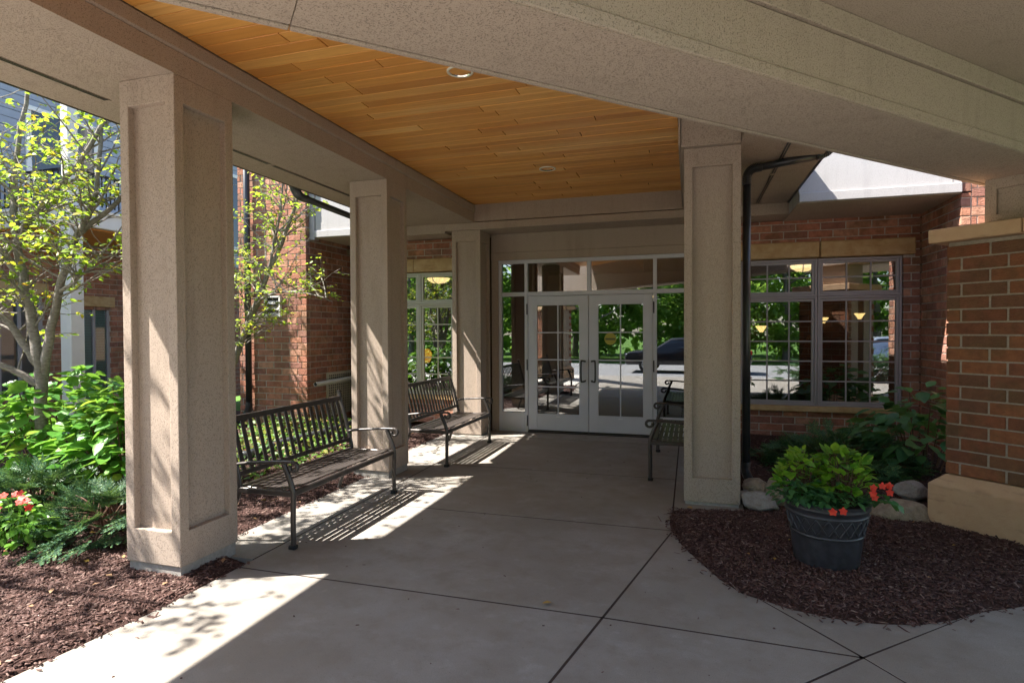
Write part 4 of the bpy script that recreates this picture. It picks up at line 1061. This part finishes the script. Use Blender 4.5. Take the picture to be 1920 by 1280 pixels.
# big-leaf shrubs
def bigleaf(name, label, c, rx, ry, z0, z1, n, s0, s1, mat, n_obj, tpl=LEAF, stalks=26):
    t = thing(name, label, 'shrub', (0, 0, 0))
    P, Rm, sc = plant_leaves(c, n, rx, ry, z0, z1, s0, s1, (-.35, .75)); leaves(t, tpl, mat, P, Rm, sc, n_obj)
    mb = MB(); idx = nr.choice(len(P), stalks, False)
    for p in P[idx]:
        b = Vector((c[0] + (p[0] - c[0]) * .4, c[1] + (p[1] - c[1]) * .4, 0)); mb.tube(curve([b, b.lerp(Vector(p), .5) + Vector((0, 0, .08)), p], 3), [.008] * 3 + [.006] * 3 + [.004], 5, cap=False)
    tag(mb.build('stalks', 'twig_brown', t), kind='stuff')
bigleaf('hydrangea_shrub', 'bright green broad-leaved shrub under the left tree', (-6.05, 4.35), 1.0, .70, .22, 1.28, 820, .12, .21, 'hydrangea_leaf', 290)
bigleaf('hydrangea_shrub', 'glossy broad-leaved shrub between the left tree and nearest column', (-5.05, 4.2), .58, .52, .2, 1.18, 460, .11, .19, 'hydrangea_leaf', 290)
bigleaf('hydrangea_shrub', 'broad-leaved shrub in shade beside the right brick pier', (2.28, 6.95), .62, .55, .25, 1.05, 230, .13, .23, 'dark_leaf', 230)
# left flowers
t = thing('impatiens_plant', 'sunlit orange red impatiens clump at the left edge of the bed', 'plant')
c = (-4.74, 3.0); P, Rm, sc = plant_leaves(c, 280, .34, .24, .06, .42, .045, .08, (-.1, .9)); leaves(t, LEAF, 'bright_leaf', P, Rm, sc, 240); stems(t, c, P, .03, .004, 'bright_leaf', .25)
for (x, y, z) in ((-4.83, 2.93, .44), (-4.74, 2.95, .45), (-4.66, 2.93, .47), (-4.62, 2.9, .42), (-4.56, 2.92, .38), (-4.78, 2.86, .37), (-4.9, 2.9, .42), (-4.68, 2.98, .40), (-4.87, 2.86, .45), (-4.6, 2.9, .45)):
    flower(t, (x + .10, y, z - .01), .030, (.5 + rnd.uniform(-.3, .3), -.6, .7))
# ground cover behind the benches
n = 2600; x = nr.uniform(-6.4, -4.35, n); y = nr.uniform(4.7, 8.3, n); z = h_left(x, y) + nr.uniform(.02, .20, n) * np.clip((-4.3 - x) / .3, .2, 1)
me = scatter_mesh('ground_cover', LEAF, np.stack([x, y, z], 1), rotmats(nr.uniform(0, 6.3, n), nr.normal(-.3, .4, n), nr.normal(0, .4, n)), nr.uniform(.05, .10, n))
tag(mesh_obj('ground_cover', me, 'cover_leaf', None, True), 'variegated green ground cover behind the nearest bench', 'ground cover', kind='stuff')
t = thing('corrugated_pipe', 'black corrugated drain hose lying in the ground cover behind the bench', 'hose', (-4.9, 5.45, .17))
P = curve([(0, 0, 0), (-.04, .8, .015), (.02, 1.6, .02), (-.05, 2.5, .02)], 45)
MB().tube(P, [.052 + (.007 if i % 2 else 0) for i in range(len(P))], 14).build('hose', 'downspout', t)

# ================================================================== TREES
def tree(label, stems_, n_twig, leaf_s, n_obj, crown_box, seed, leaf_per=16, origin=(0, 0, 0), up_bias=.25):
    rr = random.Random(seed); t = thing('garden_tree', label, 'tree', origin, group='small garden trees'); O = Vector(origin)
    tr = MB(); sk_ = []
    for pts, r0, r1 in stems_:
        P = curve([Vector(p) - O for p in pts], 6); n_ = len(P)
        for i in range(1, n_ - 1): P[i] = P[i] + Vector((rr.uniform(-1, 1), rr.uniform(-1, 1), rr.uniform(-.5, .5))) * .010
        Rr = [r0 + (r1 - r0) * (i / (n_ - 1)) ** .8 for i in range(n_)]
        tr.tube(P, Rr, 10); sk_ += [(P[i], (P[min(i + 1, n_ - 1)] - P[i - 1]).normalized(), i / n_) for i in range(n_ // 4, n_)]
    o = tr.build('trunk', 'bark', t, smooth=True)
    br = MB(); LP = []; LY = []
    for k in range(n_twig):
        p, d, f_ = rr.choice(sk_)
        a = rr.uniform(0, 6.283); out = Vector((math.cos(a), math.sin(a), rr.uniform(-.15, .75) + up_bias * f_)); out = (out + d * .5).normalized()
        L = rr.uniform(.35, 1.0); q = [p.copy()]; dd = out.copy()
        for i in range(5):
            dd = (dd + Vector((rr.uniform(-1, 1), rr.uniform(-1, 1), rr.uniform(-.8, .7))) * .22).normalized(); q.append(q[-1] + dd * L / 5)
        if not all(crown_box[2 * i] <= (q[-1] + O)[i] <= crown_box[2 * i + 1] for i in range(3)): continue
        br.tube(q, [.011, .009, .0075, .006, .0045, .003], 5, cap=False)
        for s_ in range(rr.randint(3, 5)):
            i = rr.randint(1, 4); b = q[i].lerp(q[i + 1], rr.random()); d2 = ((q[i + 1] - q[i]).normalized() * .7 + Vector((rr.uniform(-1, 1), rr.uniform(-1, 1), rr.uniform(-.35, .45)))).normalized()
            l2 = rr.uniform(.15, .42); e = b + d2 * l2 + Vector((0, 0, rr.uniform(-.03, .03))); m_ = b.lerp(e, .5) + Vector((rr.uniform(-.02, .02),) * 3)
            br.tube([b, m_, e], [.0045, .0035, .002], 4, cap=False)
            for j in range(rr.randint(leaf_per // 4, leaf_per // 2)):
                LP.append(tuple(b.lerp(e, rr.uniform(.15, 1.05)) + Vector((rr.uniform(-1, 1), rr.uniform(-1, 1), rr.uniform(-.6, .4))) * .03)); LY.append(math.atan2(d2.y, d2.x) - math.pi / 2 + rr.choice((-1, 1)) * rr.uniform(.3, 1.2))
    tag(br.build('branches', 'bark', t), kind='stuff')
    n_ = len(LP); rot = rotmats(np.array(LY), nr.normal(-.15, .35, n_), nr.normal(0, .4, n_)); sc = nr.uniform(leaf_s * .7, leaf_s * 1.2, n_)
    P = np.array(LP) + np.array(origin)
    leaves_parent = t
    Pl = P - np.array(origin)
    # nearest leaves by camera distance: shift the reference by the origin
    order = np.argsort(np.linalg.norm(P - np.array(CAMP), axis=1)); a_, b_ = order[:n_obj], order[n_obj:]
    me = np_mesh('leaf', *LEAF); me.materials.append(MATS['tree_leaf']); me.polygons.foreach_set('use_smooth', [True] * len(me.polygons))
    for i in a_:
        o = bpy.data.objects.new('leaf', me); link(o, t); m = Matrix(rot[i].tolist()).to_4x4() @ Matrix.Diagonal((sc[i],) * 3 + (1,)); m.translation = Pl[i]; o.matrix_basis = m
    tag(mesh_obj('crown', scatter_mesh('crown', LEAF, Pl[b_], rot[b_], sc[b_]), 'tree_leaf', t, True), kind='stuff')
    print('tree leaves', n_)
B = (-5.97, 4.05, 0)
tree('grey multi-stemmed tree with yellow green leaves at the far left', [
    ([B, (-5.98, 4.04, .6), (-5.97, 4.03, 1.15), (-6.02, 4.02, 1.55), (-6.12, 4.0, 2.10), (-6.17, 3.99, 2.50), (-6.05, 4.03, 2.70), (-5.82, 4.1, 2.98), (-5.6, 4.2, 3.28), (-5.35, 4.3, 3.8), (-5.2, 4.4, 4.4)], .062, .014),
    ([(-5.98, 4.04, 1.0), (-5.90, 4.07, 1.55), (-5.77, 4.12, 2.12), (-5.64, 4.17, 2.54), (-5.53, 4.22, 2.80), (-5.47, 4.25, 3.1), (-5.45, 4.3, 3.8), (-5.5, 4.4, 4.7)], .046, .012),
    ([(-6.14, 4.0, 2.1), (-6.25, 3.95, 2.28), (-6.45, 3.9, 2.5), (-6.75, 3.8, 3.0), (-7.0, 3.7, 3.8)], .038, .012),
    ([(-6.0, 4.03, 1.3), (-6.25, 3.9, 1.75), (-6.5, 3.7, 1.95), (-6.9, 3.5, 2.3)], .04, .012),
    ([(-5.97, 4.03, 1.1), (-6.2, 3.85, 1.3), (-6.6, 3.7, 1.5), (-7.0, 3.55, 1.7)], .038, .01),
    ([(-5.77, 4.1, 2.0), (-5.6, 4.1, 2.08), (-5.4, 4.1, 2.2), (-5.2, 4.1, 2.3), (-4.95, 4.15, 2.3)], .02, .005),
    ([(-6.17, 3.99, 2.5), (-6.3, 4.05, 2.85), (-6.35, 4.1, 3.3), (-6.3, 4.2, 4.0), (-6.1, 4.3, 4.8)], .04, .012),
    ([(-5.64, 4.17, 2.54), (-5.4, 4.4, 2.9), (-5.1, 4.7, 3.4), (-4.95, 5.0, 4.0)], .03, .01)],
    150, .064, 300, (-7.6, -4.55, 2.9, 5.6, 1.6, 5.3), 5)
C3 = (-7.2, 1.9, 0)
tree('garden tree just left of the view, whose leaf shadows fall on the nearest column', [
    ([C3, (-7.1, 1.95, .9), (-6.9, 2.0, 1.9), (-6.5, 2.1, 2.7), (-6.1, 2.2, 3.5), (-5.8, 2.3, 4.4)], .08, .016),
    ([(-7.1, 1.95, 1.0), (-7.2, 2.1, 2.0), (-7.0, 2.4, 3.0), (-6.6, 2.7, 3.9), (-6.2, 2.9, 4.7)], .06, .014),
    ([(-6.9, 2.0, 1.9), (-6.3, 1.8, 2.4), (-5.8, 1.6, 3.1), (-5.4, 1.5, 3.9)], .04, .012)],
    70, .075, 0, (-7.8, -4.6, .6, 3.3, 2.6, 5.3), 31)
C2 = (-6.75, 6.75, 0)
tree('slender leaning tree in front of the brick wing', [
    ([C2, (-6.6, 6.8, .6), (-6.35, 6.9, 1.1), (-6.18, 6.95, 1.55), (-6.0, 7.0, 2.0), (-5.86, 7.02, 2.35), (-5.65, 7.05, 2.75), (-5.45, 7.05, 3.15), (-5.2, 7.0, 3.7), (-5.0, 7.0, 4.3)], .068, .014),
    ([(-6.1, 6.95, 1.8), (-5.85, 7.0, 2.3), (-5.72, 7.0, 2.7), (-5.55, 6.95, 3.2), (-5.4, 6.9, 3.9)], .032, .01),
    ([(-6.35, 6.9, 1.1), (-6.6, 6.7, 1.7), (-6.75, 6.6, 2.4), (-6.7, 6.6, 3.2), (-6.5, 6.7, 4.2)], .045, .012),
    ([(-6.05, 6.98, 1.95), (-5.7, 6.9, 2.12), (-5.3, 6.85, 2.15), (-4.9, 6.85, 2.1), (-4.6, 6.8, 2.0)], .02, .004),
    ([(-6.6, 6.75, 1.7), (-7.0, 6.9, 2.3), (-7.4, 7.1, 2.9), (-7.8, 7.2, 3.6)], .03, .008),
    ([(-6.5, 6.8, .8), (-6.9, 7.0, 1.4), (-7.3, 7.2, 2.0), (-7.7, 7.3, 2.4)], .025, .006)],
    135, .060, 260, (-8.4, -4.55, 5.9, 7.6, 1.3, 4.9), 9)

# trees across the road, seen mirrored in the glass
def park_tree(label, x, y, h, r, seed):
    rr = np.random.default_rng(seed); t = thing('park_tree', label, 'tree', (x, y, -.1), group='park trees across the road')
    MB().tube(curve([(0, 0, 0), (.1, 0, h * .25), (-.05, .1, h * .5), (0, 0, h * .85)], 5), [.22 - .012 * i for i in range(16)], 10).build('trunk', 'bark', t, smooth=True)
    mb = MB()
    for k in range(9):
        a = k * 2.4; z = h * (.25 + .06 * k); mb.tube([(0, 0, z), (r * .4 * math.cos(a), r * .4 * math.sin(a), z + .5), (r * .8 * math.cos(a), r * .8 * math.sin(a), z + 1.3)], [.08, .05, .02], 6)
    tag(mb.build('limbs', 'bark', t), kind='stuff')
    nc = 60; cc = rr.normal(0, 1, (nc, 3)); cc /= np.linalg.norm(cc, axis=1)[:, None]; cc *= rr.uniform(.35, 1, (nc, 1)) ** .6
    cc = cc * np.array([r, r, h * .46]) + np.array([0, 0, h * .49]); n_ = nc * 85
    p = cc.repeat(85, 0) + rr.normal(0, .30, (n_, 3)) * np.array([1.1, 1.1, .8]); p[:, 2] = np.maximum(p[:, 2], .3)
    tag(mesh_obj('crown', scatter_mesh('crown', LEAF_LO, p, rotmats(rr.uniform(0, 6.3, n_), rr.normal(-.3, .5, n_), rr.normal(0, .5, n_)), rr.uniform(.22, .42, n_)), 'park_leaf', t, True), kind='stuff')
PT = ((-13, -16, 9, 3.2), (-9, -17, 10, 3.4), (-5.5, -15, 8.5, 3.0), (-2, -16.5, 10, 3.4), (1.5, -15.5, 9, 3.1), (5, -17, 9.5, 3.3), (9, -16, 8.5, 3.), (-17.5, -17, 10, 3.5), (13, -17, 9, 3.3), (-7.2, -20, 12, 4), (0, -20, 12, 4), (7, -20, 12, 4))
for i, (x, y, h, r) in enumerate(PT):
    row = sorted((q for q in PT if (q[1] > -18) == (y > -18))); k = row.index((x, y, h, r)); od = ('first', 'second', 'third', 'fourth', 'fifth', 'sixth', 'seventh', 'eighth', 'ninth')[k]
    park_tree('mirrored green tree across the road, %s row, %s from the silver blue car' % ('front' if y > -18 else 'taller back', od), x, y, h, r, 40 + i)
n_ = 15000; fx = nr.uniform(-45, 45, n_); fz = nr.uniform(0, 1, n_) ** .8 * (7.5 + 1.6 * np.sin(fx * .6) + 1.1 * np.sin(fx * 1.7 + 2)); fy = -25 + nr.normal(0, 1.2, n_) + np.sin(fx * .9) * .8
tag(mesh_obj('far_wood', scatter_mesh('far_wood', LEAF_LO, np.stack([fx, fy, fz], 1), rotmats(nr.uniform(0, 6.3, n_), nr.normal(-.2, .6, n_), nr.normal(0, .6, n_)), nr.uniform(.5, 1.0, n_)), 'park_leaf', None, True), 'dense green wood beyond the park trees', 'wood', kind='stuff')
# parked cars across the drive (mirrored in the door glass)
def car(label, x, y, rz, paint):
    t = thing('parked_car', label, 'car', (x, y, -.03), rz, group='cars parked across the drive')
    side = [(-2.25, .32), (-2.28, .62), (-2.15, .80), (-1.2, .90), (-.55, 1.32), (.55, 1.36), (1.35, 1.12), (1.75, .98), (2.2, .92), (2.28, .6), (2.22, .32)]
    n_ = len(side); rings = []
    for yy, k in ((-.9, .94), (-.80, 1.), (.80, 1.), (.9, .94)):
        rings.append([(px * (.985 if abs(yy) > .85 else 1), yy * (1 if pz < .95 else .80), .32 + (pz - .32) * k) for px, pz in side])
    V = [p for r_ in rings for p in r_]; F = [tuple(range(n_))[::-1], tuple(range(3 * n_, 4 * n_))]
    for i in range(3):
        for j in range(n_): F.append((i * n_ + j, i * n_ + (j + 1) % n_, (i + 1) * n_ + (j + 1) % n_, (i + 1) * n_ + j))
    o = MB().add(V, F).build('body', paint, t, .04, seg=2); smooth_by_angle(o, .7)
    for s_ in (-1, 1):
        q = [(-1.05, .95), (-.5, 1.25), (.5, 1.29), (1.2, 1.08), (1.3, .98)]
        yy = s_ * .735
        V = [(a, yy + s_ * (.10 if b < 1. else 0), b) for a, b in q] + [(a, yy + s_ * (.115 if b < 1. else .015), b) for a, b in q]
        MB().add(V, [tuple(range(5)), tuple(range(9, 4, -1))] + [(i, 5 + i, 5 + (i + 1) % 5, (i + 1) % 5) for i in range(5)]).build('side_window', 'car_glass', t)
        for wx in (-1.4, 1.42):
            wh = bpy.data.objects.new('wheel', None); link(wh, t); wh.location = (wx, s_ * .82, .33); wh.rotation_euler = (s_ * -math.pi / 2, 0, 0)
            MB().lathe([(.2, -.1), (.31, -.1), (.335, -.07), (.335, .07), (.31, .1), (.2, .1)], 28).build('tyre', 'rubber', wh, smooth=False)
            r_ = MB().lathe([(.215, .085), (.215, .105), (.19, .108)], 24, cap=False)
            for k in range(5):
                a = k * 1.2566; r_.box(.02, .2, -.03, .03, .09, .108, Matrix.Rotation(a, 4, 'Z'))
            r_.build('rim', 'pvc', wh)
        bx('headlight', -2.27, -2.1, min(s_ * .5, s_ * .82), max(s_ * .5, s_ * .82), .62, .74, 'chrome', t, .02)
        bx('tail_light', 2.12, 2.27, min(s_ * .45, s_ * .85), max(s_ * .45, s_ * .85), .72, .86, 'tail_red', t, .02)
    return t
car('black car parked across the drive, mirrored in the right entrance door', -.1, -5.7, .03, 'car_black')
car('silver blue car parked across the drive, mirrored in the left sidelight', -9.6, -7.4, 1.2, 'car_silver')
car('silver car parked far right, mirrored in the right window', 7.5, -8.5, .1, 'car_silver')
print('objects', len(bpy.data.objects), 'tris', sum(len(o.data.polygons) for o in bpy.data.objects if o.type == 'MESH'))
